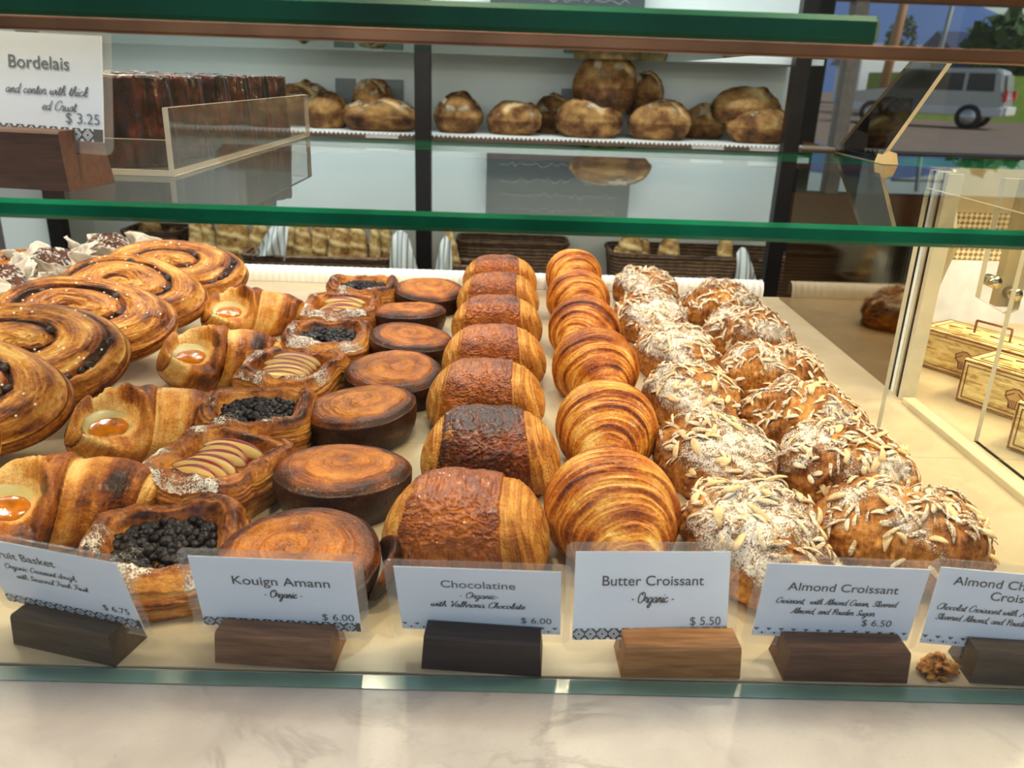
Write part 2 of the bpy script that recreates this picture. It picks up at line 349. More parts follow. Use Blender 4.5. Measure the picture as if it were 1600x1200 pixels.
pane('shelf_pane', (-1.3, -.24, -.006), (.175, .24, .007), M['glass'], M['shadededge'], 2, sh2, .0025)
tag(box('bronze_rail', (-1.3, .405, .3325), (1.0, .419, .3385), M['copper'], bev=.001), 'thin bronze rail under the front edge of the upper glass shelf', 'rail')
# ridged white lip along the back of the deck
n = 420; xs = np.linspace(-.64, .42, n); prof = [(1.286, 0), (1.286, .012), (1.291, .021), (1.300, .024), (1.306, .022), (1.306, 0)]
V = st(*[np.array(a) for a in ([[x]*6 for x in xs], [[p[0]-(.0018*math.sin(x*2*PI/.0105) if k in (1, 2, 3) else 0) for k, p in enumerate(prof)] for x in xs], [[p[1] for p in prof] for x in xs])])
tag(link('ridged_lip', mesh('ridged_lip', V.reshape(-1, 3), gridf(n, 6, False)), plain('white_ridged_plastic', srgb(240, 238, 232), .2, vary=.03, coat=.6)), 'white ridged plastic lip along the back of the deck', 'lip')
# --- right-hand side of the case
t = NT('brushed_bronze_steel'); nn = t.noise(t.coord((400, 400, 4)), 1, 2)
M['mirror'] = t.pbsdf(Base_Color=srgb(150, 132, 104), Metallic=1.0, Roughness=.055, Normal=t.bump(nn, .05, .0003))
dp = empty('divider_panel', (.449, 1.07, 0)); tag(dp, 'dark mirror-polished metal divider panel reflecting the almond croissants', 'divider panel')
box('panel', (-.006, -.19, 0), (.006, .205, .243), M['mirror'], dp)
for k, (mm, w) in enumerate((('acedge', .006), ('steel', .003), ('shelfwhite', .006), ('acedge', .004), ('steel', .002), ('acedge', .007))):
    y = -.193-.0075*k; box('edge_strip', (-.006-.0004*k, y-w/2, 0), (.006+.0004*k, y+w/2, .243), M[mm], dp, bev=.0005)
tag(box('acrylic_channel', (.438, .40, 0), (.452, .828, .007), M['creamacrylic'], bev=.001), 'cream acrylic channel strip running along the deck toward the divider panel', 'channel strip')
tag(pane('side_pane', (.352, .40, 0), (.356, .70, .2435), M['frontglass'], M['acedge'], 0), 'clear glass pane standing beside the almond chocolate croissants', 'glass pane')
tag(pane('side_pane', (.4655, .40, 0), (.4700, .73, .2435), M['frontglass'], M['acedge'], 0), 'clear glass pane standing in front of the cream cake boxes', 'glass pane')
tag(polymesh('leaning_sheet', [(.470, .936, 0), (.470, .963, .243), (.470, .885, .243), (.470, .85, .167), (.470, .915, 0)], (.004, 0, 0), M['creamacrylic'], edge=M['acedge']), 'warm cream frosted acrylic sheet with a pointed corner beside the divider panel', 'acrylic sheet')
bp = empty('case_back_panel', (.8, 1.17, 0)); tag(bp, 'white back panel with tan mesh band behind the cake boxes', 'back panel')
box('panel', (-.31, 0, 0), (.5, .008, .092), plain('pale_grey_panel', srgb(206, 210, 220), .25), bp)
t = NT('tan_mesh'); v = t.coord((1, 1, 1)); ch = t.add('ShaderNodeTexChecker', i_Vector=t.add('ShaderNodeMapping', i_Vector=v, i_Rotation=(0, PI/4, 0)).outputs[0], i_Scale=190).outputs[1]
t.pbsdf(Base_Color=t.mix(ch, srgb(120, 100, 70), srgb(206, 190, 150)), Roughness=.4); M['mesh'] = t.m
box('mesh_band', (-.31, 0, .092), (.5, .006, .16), M['mesh'], bp)
box('upper_panel', (-.31, 0, .16), (.5, .008, .225), plain('tan_panel', srgb(170, 156, 122), .4), bp)
br = empty('acrylic_bracket', (.50, .80, .2435)); tag(br, 'clear acrylic bracket with two bolts hanging under the glass shelf', 'bracket')
polymesh('plate', [(-.022, 0, 0), (-.020, 0, -.118), (.012, 0, -.134), (.022, 0, -.128), (.022, 0, 0)], (0, .009, 0), M['acrylic'], br, M['acedge'])
box('backing_block', (.004, .010, -.128), (.026, .022, 0), plain('tan_block', srgb(176, 156, 110), .5), br)
for x, z in ((-.011, -.100), (.013, -.112)):
    V, F = cyl_pts((x, -.006, z), (x, .010, z), .006, n=20); link('bolt', mesh('bolt', V, F), M['bolt'], br)
# side panel standing on the middle shelf, a dark reflection put into its tint
X = .352
def atx(px, py):
    d = CR @ np.array([(px-800)/1280., -(py-600)/1280., -1.]); return CL + d*(X/d[0])
pts = [atx(*p) for p in ((1302, 232), (1422, 95), (1480, 99), (1374, 235))]; pts[0][2] = pts[3][2] = .2545
M['darkened'] = glass('reflection_tint_acrylic', (.36, .36, .36, 1), 1.45)
tag(polymesh('reflection_tint_panel', pts, (.004, 0, 0), M['darkened'], edge=M['acedge']), 'slanted acrylic panel with pale edges and a painted dark reflection on the middle glass shelf', 'acrylic panel')
c0 = atx(1365, 237)
tag(polymesh('cream_wedge', [(c0[0]+.005+a, c0[1]-.03, .2545+b) for a, b in ((-.007, 0), (.007, 0), (.004, .010), (-.004, .012))], (0, .02, 0), plain('cream_foot', srgb(176, 152, 108), .4)), 'small cream wedge beside the slanted dark panel on the middle shelf', 'wedge')
# --- cake boxes behind the side pane
t = NT('cream_box_print'); v = t.coord(); nz = t.noise(t.coord((20, 20, 90)), 2.2, 5, .65, .8)
M['boxcard'] = t.pbsdf(Base_Color=t.ramp(nz, [(.36, srgb(170, 134, 76)), (.48, srgb(222, 196, 130)), (.62, srgb(240, 222, 166))]), Roughness=.5)
M['boxline'] = plain('brown_print', srgb(118, 62, 40), .5)
def cake_box():
    r = empty('cake_box'); L, Wd, H = .135, .063, .050
    box('body', (0, 0, 0), (L, Wd, H), M['boxcard'], r, bev=.003)
    def frame(name, lo, hi, z, plane, w=.0016):
        parts = []
        (a0, b0), (a1, b1) = lo, hi
        for (p, q) in (((a0, b0), (a1, b0+w)), ((a0, b1-w), (a1, b1)), ((a0, b0), (a0+w, b1)), ((a1-w, b0), (a1, b1))):
            c = [(p[0], p[1]), (q[0], p[1]), (q[0], q[1]), (p[0], q[1])]
            V = [((u, -.0006, w_) if plane == 'f' else (u, w_, H+.0006)) for u, w_ in c]+[((u, .0003, w_) if plane == 'f' else (u, w_, H-.0003)) for u, w_ in c]
            parts.append((V, [[0, 1, 2, 3], [4, 5, 6, 7], [0, 1, 5, 4], [1, 2, 6, 5], [2, 3, 7, 6], [3, 0, 4, 7]]))
        V, F = merge(parts); link(name, mesh(name, V, F, False), M['boxline'], r)
    frame('border_line', (.002, .002), (L-.002, H-.002), 0, 'f'); frame('border_line', (.0065, .0065), (L-.0065, H-.0065), 0, 'f', .0009)
    frame('border_line', (.003, .003), (L-.003, Wd-.003), 0, 't'); frame('border_line', (.012, .010), (L-.012, Wd-.010), 0, 't', .001)
    # chef hat emblem: puffed cap over a ribbed band
    hat = [(-.005, 0), (.005, 0), (.006, .008), (.010, .012), (.0105, .017), (.006, .019), (.002, .0215), (-.003, .021), (-.007, .0185), (-.0105, .016), (-.010, .011), (-.006, .008)]
    cx, cz = .062, .012
    o = polymesh('emblem', [(cx+a, -.0008, cz+b) for a, b in hat], (0, .0008, 0), plain('sepia_print', srgb(196, 160, 108), .5), r)
    parts = []
    for k in range(5):
        x = cx-.004+.002*k; parts.append(cyl_pts((x, -.001, cz+.001), (x, -.001, cz+.009), .0005, n=6))
    for s in (-1, 1): parts.append(cyl_pts((cx+s*.009, -.001, cz+.012), (cx+s*.002, -.001, cz+.017), .0005, n=6))
    for q in range(len(hat)):
        a_, b_ = hat[q], hat[(q+1) % len(hat)]; parts.append(cyl_pts((cx+a_[0], -.001, cz+a_[1]), (cx+b_[0], -.001, cz+b_[1]), .0006, n=6))
    V, F = merge(parts); link('emblem_line', mesh('emblem_line', V, F), M['boxline'], r)
    # folded carton handle on the lid
    hp = []
    for p, q in (((.05, .0), (.05, .016)), ((.05, .016), (.092, .016)), ((.092, .016), (.092, .0))):
        hp.append(cyl_pts((p[0], Wd/2, H+p[1]-.001), (q[0], Wd/2, H+q[1]-.001), .0014, n=8))
    V, F = merge(hp); link('handle', mesh('handle', V, F), M['boxline'], r)
    rr = random.Random(5)
    for k in range(6):   # stencil streaks on the lid
        x, y = .018+.017*k, rr.uniform(.016, .042)
        V, F = cyl_pts((x, y, H+.0003), (x+rr.uniform(.008, .02), y+rr.uniform(-.004, .004), H+.0003), .0011, .0004, n=6)
        link('lid_print', mesh('lid_print', V, F), M['boxline'], r)
    return r
cb = cake_box()
for k, ((x, y), lab) in enumerate((((.514, .966), 'cream cake box with brown line border, farthest of the three boxes'), ((.503, .842), 'cream cake box with chef hat emblem, middle one of three boxes'), ((.487, .715), 'cream cake box cut by the picture edge, nearest of three boxes'))):
    o = cb if k == 0 else clone(cb); o.location = (x, y, 0); o.rotation_euler = (0, 0, math.radians(-58))
    tag(o, lab, 'cake box', 'cream cake boxes beside the glass pane')
# ================================================================== BACK WALL SHELVES
bs = empty('bread_shelf', (0, 2.3, 0)); tag(bs, 'wood-fronted wall shelf carrying the round sourdough loaves', 'shelf')
box('board', (-1.3, .018, .145), (.82, .318, .165), M['shelfwhite'], bs)
box('wood_front', (-1.3, 0, .108), (.82, .017, .163), M['shelfwood'], bs)
parts = []
for k in range(150):
    x = -1.0+k*.012; V, F = ball(5, 6); parts.append((V*.0042+np.array([x, -.003, .162]), F))
V, F = merge(parts); link('bead_strip', mesh('bead_strip', V, F), M['beadmat'], bs)
us = empty('wall_shelf', (0, 2.3, 0)); tag(us, 'plain white wall shelf above the bread shelf', 'shelf')
box('board', (-1.25, .02, .372), (.83, .318, .387), M['shelfwhite'], us)
ls = empty('basket_shelf', (0, 2.3, 0)); tag(ls, 'low wall shelf holding the baguette baskets', 'shelf'); box('board', (-1.25, -.06, -.36), (.82, .318, -.33), M['shelfwood'], ls)
for x, lab in ((-.222, 'black steel shelf post in the middle of the bread wall'), (.752, 'black steel shelf post at the window end of the bread wall'), (-1.225, 'black steel shelf post at the white panel end of bread wall')):
    p = box('shelf_post', (x-.021, 2.245, FZ), (x+.021, 2.282, 1.5), M['steel'], bev=.002); tag(p, lab, 'post', 'black steel shelf posts')
for px, py, w, h, lab in ((540, 150, 28, 46, 'grey wall plate behind the ball loaf, the one nearer the canele tray'), (615, 153, 28, 48, 'grey wall plate behind the ball loaf, nearer the middle post'), (889, 154, 22, 26, 'small grey wall plate behind the tall loaf pile')):
    a = at(px, py, 2.61); k = 2.75/1280
    tag(box('wall_plate', (a[0]-w*k/2, 2.612, a[2]-h*k/2), (a[0]+w*k/2, 2.62, a[2]+h*k/2), M['plaque'], bev=.002), lab, 'plate', 'grey wall plates')
for px, py, w, h, lab in ((597, 222, 46, 23, 'small white price tag under the wide flat loaf'), (1105, 240, 46, 26, 'small white price tag under the small loaf near the end post'), (1196, 245, 48, 26, 'small white price tag nearest the end post of bread shelf')):
    a = at(px, py, 2.296); k = 2.42/1280
    g = empty('shelf_tag', (a[0], 2.296, a[2])); tag(g, lab, 'price tag', 'price tags on the bread shelf')
    box('tag_card', (-w*k/2, -.001, -h*k/2), (w*k/2, .003, h*k/2), plain('tag_paper', srgb(196, 188, 184), .6), g)
    V, F = merge([cyl_pts((-w*k*.3, -.0012, z*h*k), (w*k*.3, -.0012, z*h*k), .0012, n=5) for z in (.2, 0, -.2)])
    link('print_line', mesh('print_line', V, F), M['greyink'], g)
cbd = empty('chalkboard', (.16, 2.56, .3875)); tag(cbd, 'slate chalkboard standing on the upper wall shelf', 'chalkboard')
box('slate', (-.22, 0, 0), (.22, .012, .24), plain('slate', srgb(62, 70, 72), .6), cbd)
rr = random.Random(3)
for row in range(4):
    x = -.18; zc = .05+row*.045; parts = []; pz = zc
    while x < .17:
        l = rr.uniform(.008, .02); z2 = zc+rr.uniform(-.008, .010); parts.append(cyl_pts((x, -.001, pz), (x+l, -.001, z2), .0013, n=5)); x += l; pz = z2
    V, F = merge(parts); link('chalk_line', mesh('chalk_line', V, F), plain('chalk', srgb(150, 156, 156), .9), cbd)
# --- round loaves
def loaf_me(seed, a, b, h):
    n, m = 46, 72; th = np.linspace(.02, PI-.02, n)[:, None]; ph = (np.arange(m)*2*PI/m)[None]
    d = st(np.sin(th)*np.cos(ph), np.sin(th)*np.sin(ph), np.cos(th)+0*ph); P = d*[a, b, h]
    sl = np.exp(-((d[..., 0]*.5+d[..., 1]*.3-.05+.15*np.sin(d[..., 1]*3+seed))/.09)**2)*sm(.2, .6, d[..., 2])
    dis = .14*fbm(d*1.7+seed, seed)+.05*fbm(d*7, seed+3)-.06*sl+.10*np.exp(-((d[..., 0]*.5+d[..., 1]*.3-.22+.15*np.sin(d[..., 1]*3+seed))/.06)**2)*sm(.2, .6, d[..., 2])
    P = P*(1+dis[..., None]); P[..., 2] = np.maximum(P[..., 2], -h*.72)+h*.72
    bake = .50+.5*fbm(d*2.2+5, seed+1)-.55*sl+.35*np.exp(-((d[..., 0]*.5+d[..., 1]*.3-.22+.15*np.sin(d[..., 1]*3+seed))/.05)**2)*sm(.2, .6, d[..., 2])+.15*(d[..., 2] < 0)
    return mesh('crust', P.reshape(-1, 3), gridf(n, m), attrs=dict(bake=np.clip(bake, 0, 1), sugar=np.clip(.75*sm(-.25, .4, fbm(d*3, seed+7))*sm(-.2, .5, d[..., 2]), 0, 1)))
loaves = [(470, 150, 92, 50, .11, 0, 'long sourdough loaf propped behind the canele tray'), (512, 186, 66, 44, .01, 0, 'pale-crusted loaf half hidden behind the canele tray'),
          (596, 192, 112, 38, -.03, 0, 'wide flat flour-dusted loaf under the small ball loaf'), (583, 157, 58, 46, 0, 1, 'small ball loaf with a dark slash on the wide flat loaf'),
          (716, 186, 78, 46, 0, 0, 'pale floured round loaf just past the middle post'), (803, 189, 84, 40, 0, 0, 'low dark loaf with floured swirl, alone on the shelf'),
          (862, 186, 60, 44, .12, 0, 'dark loaf half hidden behind the loaf pile'), (920, 192, 100, 48, -.02, 0, 'broad brown loaf at the bottom of the tall pile'),
          (946, 138, 92, 70, -.02, 1, 'tall split-topped loaf crowning the loaf pile'), (1006, 152, 60, 54, .09, 1, 'golden loaf leaning behind the split-topped loaf'),
          (1030, 197, 92, 46, -.02, 0, 'reddish brown loaf at the bottom beside the loaf pile'), (1100, 199, 64, 42, .09, 0, 'small tan loaf between the pile and the stacked pair'),
          (1184, 208, 96, 44, -.02, 0, 'flat brown loaf underneath, beside the end post'), (1165, 169, 98, 46, 0, 1, 'smooth brown loaf on top of the pair by end post'),
          (968, 62, 118, 42, 0, 2, 'rough pale loaf on the upper white wall shelf')]
for i, (px, py, w, h, dy, lev, lab) in enumerate(loaves):
    Y = 2.43+dy+(.01 if lev else 0); k = Y/1280*1.0; c = at(px, py, Y); hz = h*k*1.06/1.6
    z0 = .165 if lev == 0 else (.387 if lev == 2 else c[2]-h*k*.46)
    o = link('bread_loaf', loaf_me(i*3+2, w*k*1.03/2, w*k*.9/2 if w < 90 else w*k*.72/2, hz*(1 if lev else 1.05)), M['loaf'], None, (c[0], Y, z0), (.0, .0, i*1.1 if w < 90 else 0))
    tag(o, lab, 'bread', 'round loaves on the bread wall')
# --- wicker baskets, baguettes, cloths
t = NT('wicker'); v = t.coord(); w1 = t.add('ShaderNodeTexWave', i_Vector=v, i_Scale=30, i_Distortion=2, bands_direction='Z').outputs[1]
M['wicker'] = t.pbsdf(Base_Color=t.ramp(t.math('ADD', t.math('MULTIPLY', w1, .5), t.math('MULTIPLY', t.noise(v, 60, 3), .5)), [(.25, srgb(50, 36, 28)), (.6, srgb(104, 80, 60)), (.8, srgb(150, 122, 92))]), Roughness=.7)
def basket(x0, x1, y0, y1, z0, z1, lab):
    r = empty('bread_basket', ((x0+x1)/2, (y0+y1)/2, z0)); tag(r, lab, 'basket', 'wicker baskets on the low shelf')
    hx, hy, H = (x1-x0)/2, (y1-y0)/2, z1-z0; m, n = 200, 40
    a = np.arange(m)*2*PI/m; ca, sa = np.cos(a), np.sin(a); p = .28
    ox = np.sign(ca)*np.abs(ca)**p; oy = np.sign(sa)*np.abs(sa)**p
    zz = np.concatenate([np.linspace(0, 1, n), [1, .9, .1]]); sc = np.concatenate([.92+.08*np.linspace(0, 1, n), [.96, .94, .88]])
    weave = .003*np.sin(np.arange(n)[:, None]*PI)*0+.0028*np.sin(a[None]*44+PI*(np.arange(n)[:, None] % 2))
    V = st(ox[None]*hx*sc[:, None], oy[None]*hy*sc[:, None], zz[:, None]*H+0*a[None]); V[:n, :, 0] += ox*weave; V[:n, :, 1] += oy*weave
    link('woven_wall', mesh('woven_wall', V.reshape(-1, 3), gridf(n+3, m)), M['wicker'], r)
    V2, F2 = merge([cyl_pts((ox[i]*hx, oy[i]*hy, H), (ox[(i+5) % m]*hx, oy[(i+5) % m]*hy, H+.001), .007, n=8) for i in range(0, m, 5)])
    link('rim', mesh('rim', V2, F2), M['wicker'], r)
    box('bottom', (-hx*.9, -hy*.9, 0), (hx*.9, hy*.9, .006), M['wicker'], r)
    return r
def bx(px, Y): return at(px, 400, Y)[0]
basket(bx(388, 2.33), bx(622, 2.33), 2.25, 2.45, -.329, at(500, 402, 2.27)[2], 'long low wicker basket of baguettes beside the middle post')
basket(bx(716, 2.52), bx(884, 2.52), 2.44, 2.58, -.329, at(800, 381, 2.45)[2], 'tall empty looking wicker basket behind the chocolatines')
basket(bx(206, 2.5), bx(292, 2.5), 2.44, 2.58, -.329, at(250, 364, 2.45)[2], 'small wicker basket farthest toward the white panel')
basket(bx(700, 2.3), bx(742, 2.3), 2.25, 2.34, -.329, at(720, 416, 2.27)[2], 'narrow wicker basket just past the middle post')
basket(bx(950, 2.42), bx(1228, 2.42), 2.34, 2.53, -.329, at(1080, 402, 2.35)[2], 'dark wicker basket of baguettes by the window end')
def baguette_me(seed, L, r):
    n, m = 70, 24; s = np.linspace(-1, 1, n)[:, None]; a = (np.arange(m)*2*PI/m)[None]
    R = r*(1-np.abs(s)**5.)**.5*(1-.25*np.abs(s)**2)+.0005
    sl = np.cos(s*17+a*1.0+seed); bump = .12*sm(.2, .9, sl)*np.maximum(0, np.cos(a+PI/2))+.08*fbm(st(s*6, np.cos(a), np.sin(a)), seed)
    R = R*(1+bump); V = st(R*np.cos(a), R*np.sin(a)*.9, s*L/2+L/2+0*a)
    bake = .45+.6*fbm(st(s*9, np.cos(a)*1.5, np.sin(a)*1.5), seed+2)-.4*sm(.3, .9, sl)
    return mesh('crust', V.reshape(-1, 3), gridf(n, m), attrs=dict(bake=np.clip(bake, 0, 1), sugar=np.clip(.35*sm(0, .5, fbm(st(s*7, np.cos(a), np.sin(a)), seed+4)), 0, 1)))
bag = [(233, 337, 36, 2.50, .02), (268, 356, 20, 2.53, -.16), (303, 336, 22, 2.40, 0), (322, 337, 26, 2.42, 0), (352, 337, 36, 2.39, -.05), (376, 339, 28, 2.40, .06), (406, 341, 32, 2.39, .08),
       (452, 342, 24, 2.36, 0), (471, 345, 28, 2.34, 0), (498, 344, 28, 2.36, .03), (516, 346, 24, 2.38, .05), (530, 350, 36, 2.33, .0), (558, 349, 34, 2.35, .04), (585, 350, 18, 2.33, 0), (602, 350, 24, 2.36, -.03),
       (700, 357, 20, 2.29, -.16), (987, 362, 40, 2.41, .03), (1008, 372, 24, 2.44, .05), (1049, 363, 34, 2.41, .04), (1136, 364, 26, 2.41, 0), (964, 384, 12, 2.40, 0)]
ba_ord = ['standing behind the smallest wicker basket', 'leaning beside the smallest wicker basket', 'thin, first of the close upright cluster', 'second of the close upright cluster', 'broad, third of the close upright cluster', 'fourth of the close upright cluster', 'tilted last in the cluster before the striped cloth',
          'first past the striped cloth in the long basket', 'second past the striped cloth in the long basket', 'brownest, third past the striped cloth', 'partly hidden, fourth past the striped cloth', 'fat floured one in the middle of long basket', 'floured one next to the fat floured baguette', 'thin pale twisted stick in the long basket', 'last in the long basket before the post',
          'leaning in the narrow basket past the post', 'broad one first in the dark window-end basket', 'short one behind the broad baguette, window-end basket', 'upright in the middle of the window-end basket', 'thin one nearest the window end of the basket', 'tiny thin stick at the edge of the window-end basket']
for i, (px, py, w, Y, lean) in enumerate(bag):
    c = at(px, py, Y); k = Y*1.06/1280; z0 = -.322; L = (c[2]-z0)/math.cos(lean)
    o = link('baguette', baguette_me(i, L, w*k/2), M['baguette'], None, (c[0]-math.tan(lean)*(c[2]-z0), Y, z0), (0, lean, 0))
    tag(o, 'baguette '+ba_ord[i], 'baguette', 'baguettes in the wall baskets')
t = NT('striped_cloth'); v = t.coord(); wv = t.add('ShaderNodeTexWave', i_Vector=v, i_Scale=22, bands_direction='X').outputs[1]
M['towel'] = t.pbsdf(Base_Color=t.ramp(wv, [(.06, srgb(112, 124, 126)), (.2, srgb(214, 222, 220)), (1, srgb(222, 228, 226))]), Roughness=.85)
for px, py, w, h, Y, sk, lab in ((425, 352, 44, 50, 2.245, .35, 'striped cloth draped over the near corner of long basket'), (628, 368, 42, 62, 2.24, -.12, 'striped cloth hanging off the post end of the long basket'), (694, 378, 28, 62, 2.235, .05, 'striped cloth hanging just past the middle post'), (1168, 396, 34, 50, 2.32, -.15, 'striped cloth over the window-end basket')):
    n, m = 26, 30; u = np.linspace(-.5, .5, m)[None]; s = np.linspace(0, 1, n)[:, None]; k = Y*1.05/1280; c = at(px, py, Y)
    Vf = st(u*w*k*(.55+.6*s)+sk*(s-.5)*-h*k, -.012*np.sin(u*9+s*2)*(.4+s)-.006+.03*(1-s)**3, -s*h*k+.012*np.cos(u*4)+0*u)
    Vb = Vf+np.array([0, .004, 0]); F1 = gridf(n, m, False)
    o = link('striped_cloth', mesh('striped_cloth', np.concatenate([Vf.reshape(-1, 3), Vb.reshape(-1, 3)]), np.concatenate([F1, F1[:, ::-1]+n*m])), M['towel'], None, tuple(c))
    tag(o, lab, 'cloth', 'striped cloths on the baskets')
# ================================================================== THE STREET BEYOND THE WINDOW
GZ = -.75
structure(box('street_ground', (-40, 4.75, GZ-.2), (120, 260, GZ), plain('brown_asphalt', srgb(122, 104, 88), .9, scale=2)))
structure(box('lawn_bank', (15.2, 34, GZ), (22, 37, .95), plain('lawn', srgb(120, 150, 60), .9, scale=3)))
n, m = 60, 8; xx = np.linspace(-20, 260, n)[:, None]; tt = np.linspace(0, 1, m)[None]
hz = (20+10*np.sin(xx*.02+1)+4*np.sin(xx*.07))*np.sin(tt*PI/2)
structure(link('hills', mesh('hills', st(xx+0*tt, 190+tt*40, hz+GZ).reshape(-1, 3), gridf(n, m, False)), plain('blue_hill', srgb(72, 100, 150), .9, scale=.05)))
def suv():
    r = empty('parked_car'); body = plain('silver_car_paint', srgb(176, 178, 180), .3, .4, coat=.5); low = plain('pale_car_trim', srgb(206, 206, 202), .4)
    gl = plain('dark_car_glass', srgb(40, 52, 66), .08); ty = plain('tyre_rubber', srgb(26, 26, 28), .8); rim = plain('alloy_rim', srgb(190, 190, 186), .3, .6)
    prof = [(-2.25, .45), (-2.28, .95), (-2.2, 1.05), (-2.1, 1.62), (-1.95, 1.74), (.35, 1.72), (1.0, 1.12), (2.1, .98), (2.25, .8), (2.25, .45)]
    o = polymesh('body', [(x, -.88, z) for x, z in prof], (0, 1.76, 0), body, r)
    bm = bmesh.new(); bm.from_mesh(o.data); bmesh.ops.bevel(bm, geom=bm.edges[:], offset=.05, segments=3, affect='EDGES'); bm.to_mesh(o.data); bm.free()
    box('sill_cladding', (-2.3, -.91, .38), (2.28, .91, .66), low, r, bev=.05)
    for pts in ([(-1.95, 1.1), (-1.9, 1.6), (-1.2, 1.6), (-1.2, 1.1)], [(-1.1, 1.1), (-1.1, 1.6), (-.3, 1.6), (-.3, 1.1)], [(-.2, 1.1), (-.2, 1.6), (.28, 1.58), (.75, 1.1)]):
        for y in (-.9, .88): polymesh('side_window', [(x, y, z) for x, z in pts], (0, .02, 0), gl, r)
    polymesh('rear_window', [(-2.24, -.65, 1.1), (-2.16, -.6, 1.58), (-2.16, .6, 1.58), (-2.24, .65, 1.1)], (-.015, 0, 0), gl, r)
    tl = plain('red_tail_lamp', srgb(214, 44, 24), .2, coat=.5)
    for y in (-.84, .84): box('tail_light', (-2.33, y-.09, .82), (-2.22, y+.09, 1.14), tl, r, bev=.02)
    box('bumper', (-2.40, -.86, .42), (-2.26, .86, .68), low, r, bev=.04)
    for x in (-1.4, 1.4):
        for y in (-.92, .74):
            V, F = cyl_pts((x, y, .36), (x, y+.18, .36), .36, n=32); w = link('wheel', mesh('wheel', V, F, False), ty, r)
            V, F = cyl_pts((x, y-.01, .36), (x, y+.19, .36), .22, n=24); link('wheel_rim', mesh('wheel_rim', V, F, False), rim, w)
    return r
car = suv(); c = at(1520, 205, 25); car.location = (c[0]-.3, 27.5, GZ); car.rotation_euler = (0, 0, math.radians(180-38))
tag(car, 'silver estate car parked on the street outside the window', 'car')
def house(x, y, w, d, h, roof, wallm, lab):
    r = empty('street_house', (x, y, GZ)); tag(r, lab, 'house')
    box('wall', (-w/2, 0, 0), (w/2, d, h), wallm, r)
    polymesh('roof', [(-w/2-.4, -.5, h), (-w/2-.4, d/2, h+1.5), (-w/2-.4, d+.5, h)], (w+.8, 0, 0), roof, r)
    for k in (-.25, .25): box('window', (k*w-.7, -.05, h*.4), (k*w+.7, 0, h*.8), plain('house_window', srgb(40, 50, 60), .2), r)
c = at(1470, 60, 60); house(c[0], 60, 9, 6, 2.6, plain('grey_roof', srgb(120, 122, 126), .8), M['wallwhite'], 'house with grey roof across the street')
c = at(1585, 60, 52); house(c[0], 52, 6, 5, 3.0, plain('navy_roof', srgb(44, 58, 92), .8), plain('navy_wall', srgb(48, 62, 96), .8), 'navy blue house across the street')
def tree(px, ptop, Y, wid, lab, dark):
    c = at(px, ptop, Y); H = c[2]-GZ; r = empty('street_tree', (c[0], Y, GZ)); tag(r, lab, 'tree')
    V, F = cyl_pts((0, 0, 0), (0, 0, H*.7), wid*.09, wid*.05, 10); link('trunk', mesh('trunk', V, F), M['umber'], r)
    rr = np.random.RandomState(int(px)); parts = []
    for k in range(420):
        d = rr.randn(3); d /= np.linalg.norm(d); q = d*np.array([wid/2, wid/2, H*.32])*rr.uniform(.55, 1)**.5+[0, 0, H*.68]
        s = wid*.09; a = rr.randn(3, 3)*s*.6; parts.append((np.array([q-a[0], q+a[1], q+a[0], q-a[1]]), [[0, 1, 2, 3]]))
    V, F = merge(parts); lf = link('foliage', mesh('foliage', V, F, False), plain('leaf_green_'+('a' if dark else 'b'), srgb(44, 74, 44) if dark else srgb(70, 96, 50), .8), r); lf['kind'] = 'stuff'
tree(1416, 20, 48, 1.6, 'small conical green tree across the street beside the pole', True)
tree(1590, 22, 44, 4.2, 'broad green tree behind the navy house', False)
for px, Y, r_, lab, mt in ((1383, 30, .17, 'brown wooden utility pole across the street', M['oak']), (1458, 40, .12, 'grey street lamp pole beside the white van', M['plaque'])):
    c = at(px, 100, Y); V, F = cyl_pts((0, 0, 0), (.4, 0, 5.5), r_, r_*.8, 14)
    g = empty('utility_pole', (c[0], Y, GZ)); tag(g, lab, 'pole'); link('pole_shaft', mesh('pole_shaft', V, F), mt, g)
    V, F = cyl_pts((-.9, 0, 5.0), (1.6, 0, 5.0), .06, n=8); link('crossarm', mesh('crossarm', V, F), mt, g)
c = at(1500, 90, 33); van = empty('delivery_van', (c[0], 38.2, GZ+.0)); tag(van, 'white van parked behind the lawn bank', 'van')
box('body', (-1.7, 0, .4), (1.5, 1.8, 2.35), plain('white_van_paint', srgb(240, 240, 240), .4), van, bev=.15); box('bonnet', (1.5, .05, .4), (2.3, 1.75, 1.4), plain('white_van_paint', srgb(240, 240, 240), .4), van, bev=.1)
for x in (-1.0, 1.5):
    V, F = cyl_pts((x, -.05, .35), (x, .2, .35), .35, n=20); link('wheel', mesh('wheel', V, F), M['steel'], van)
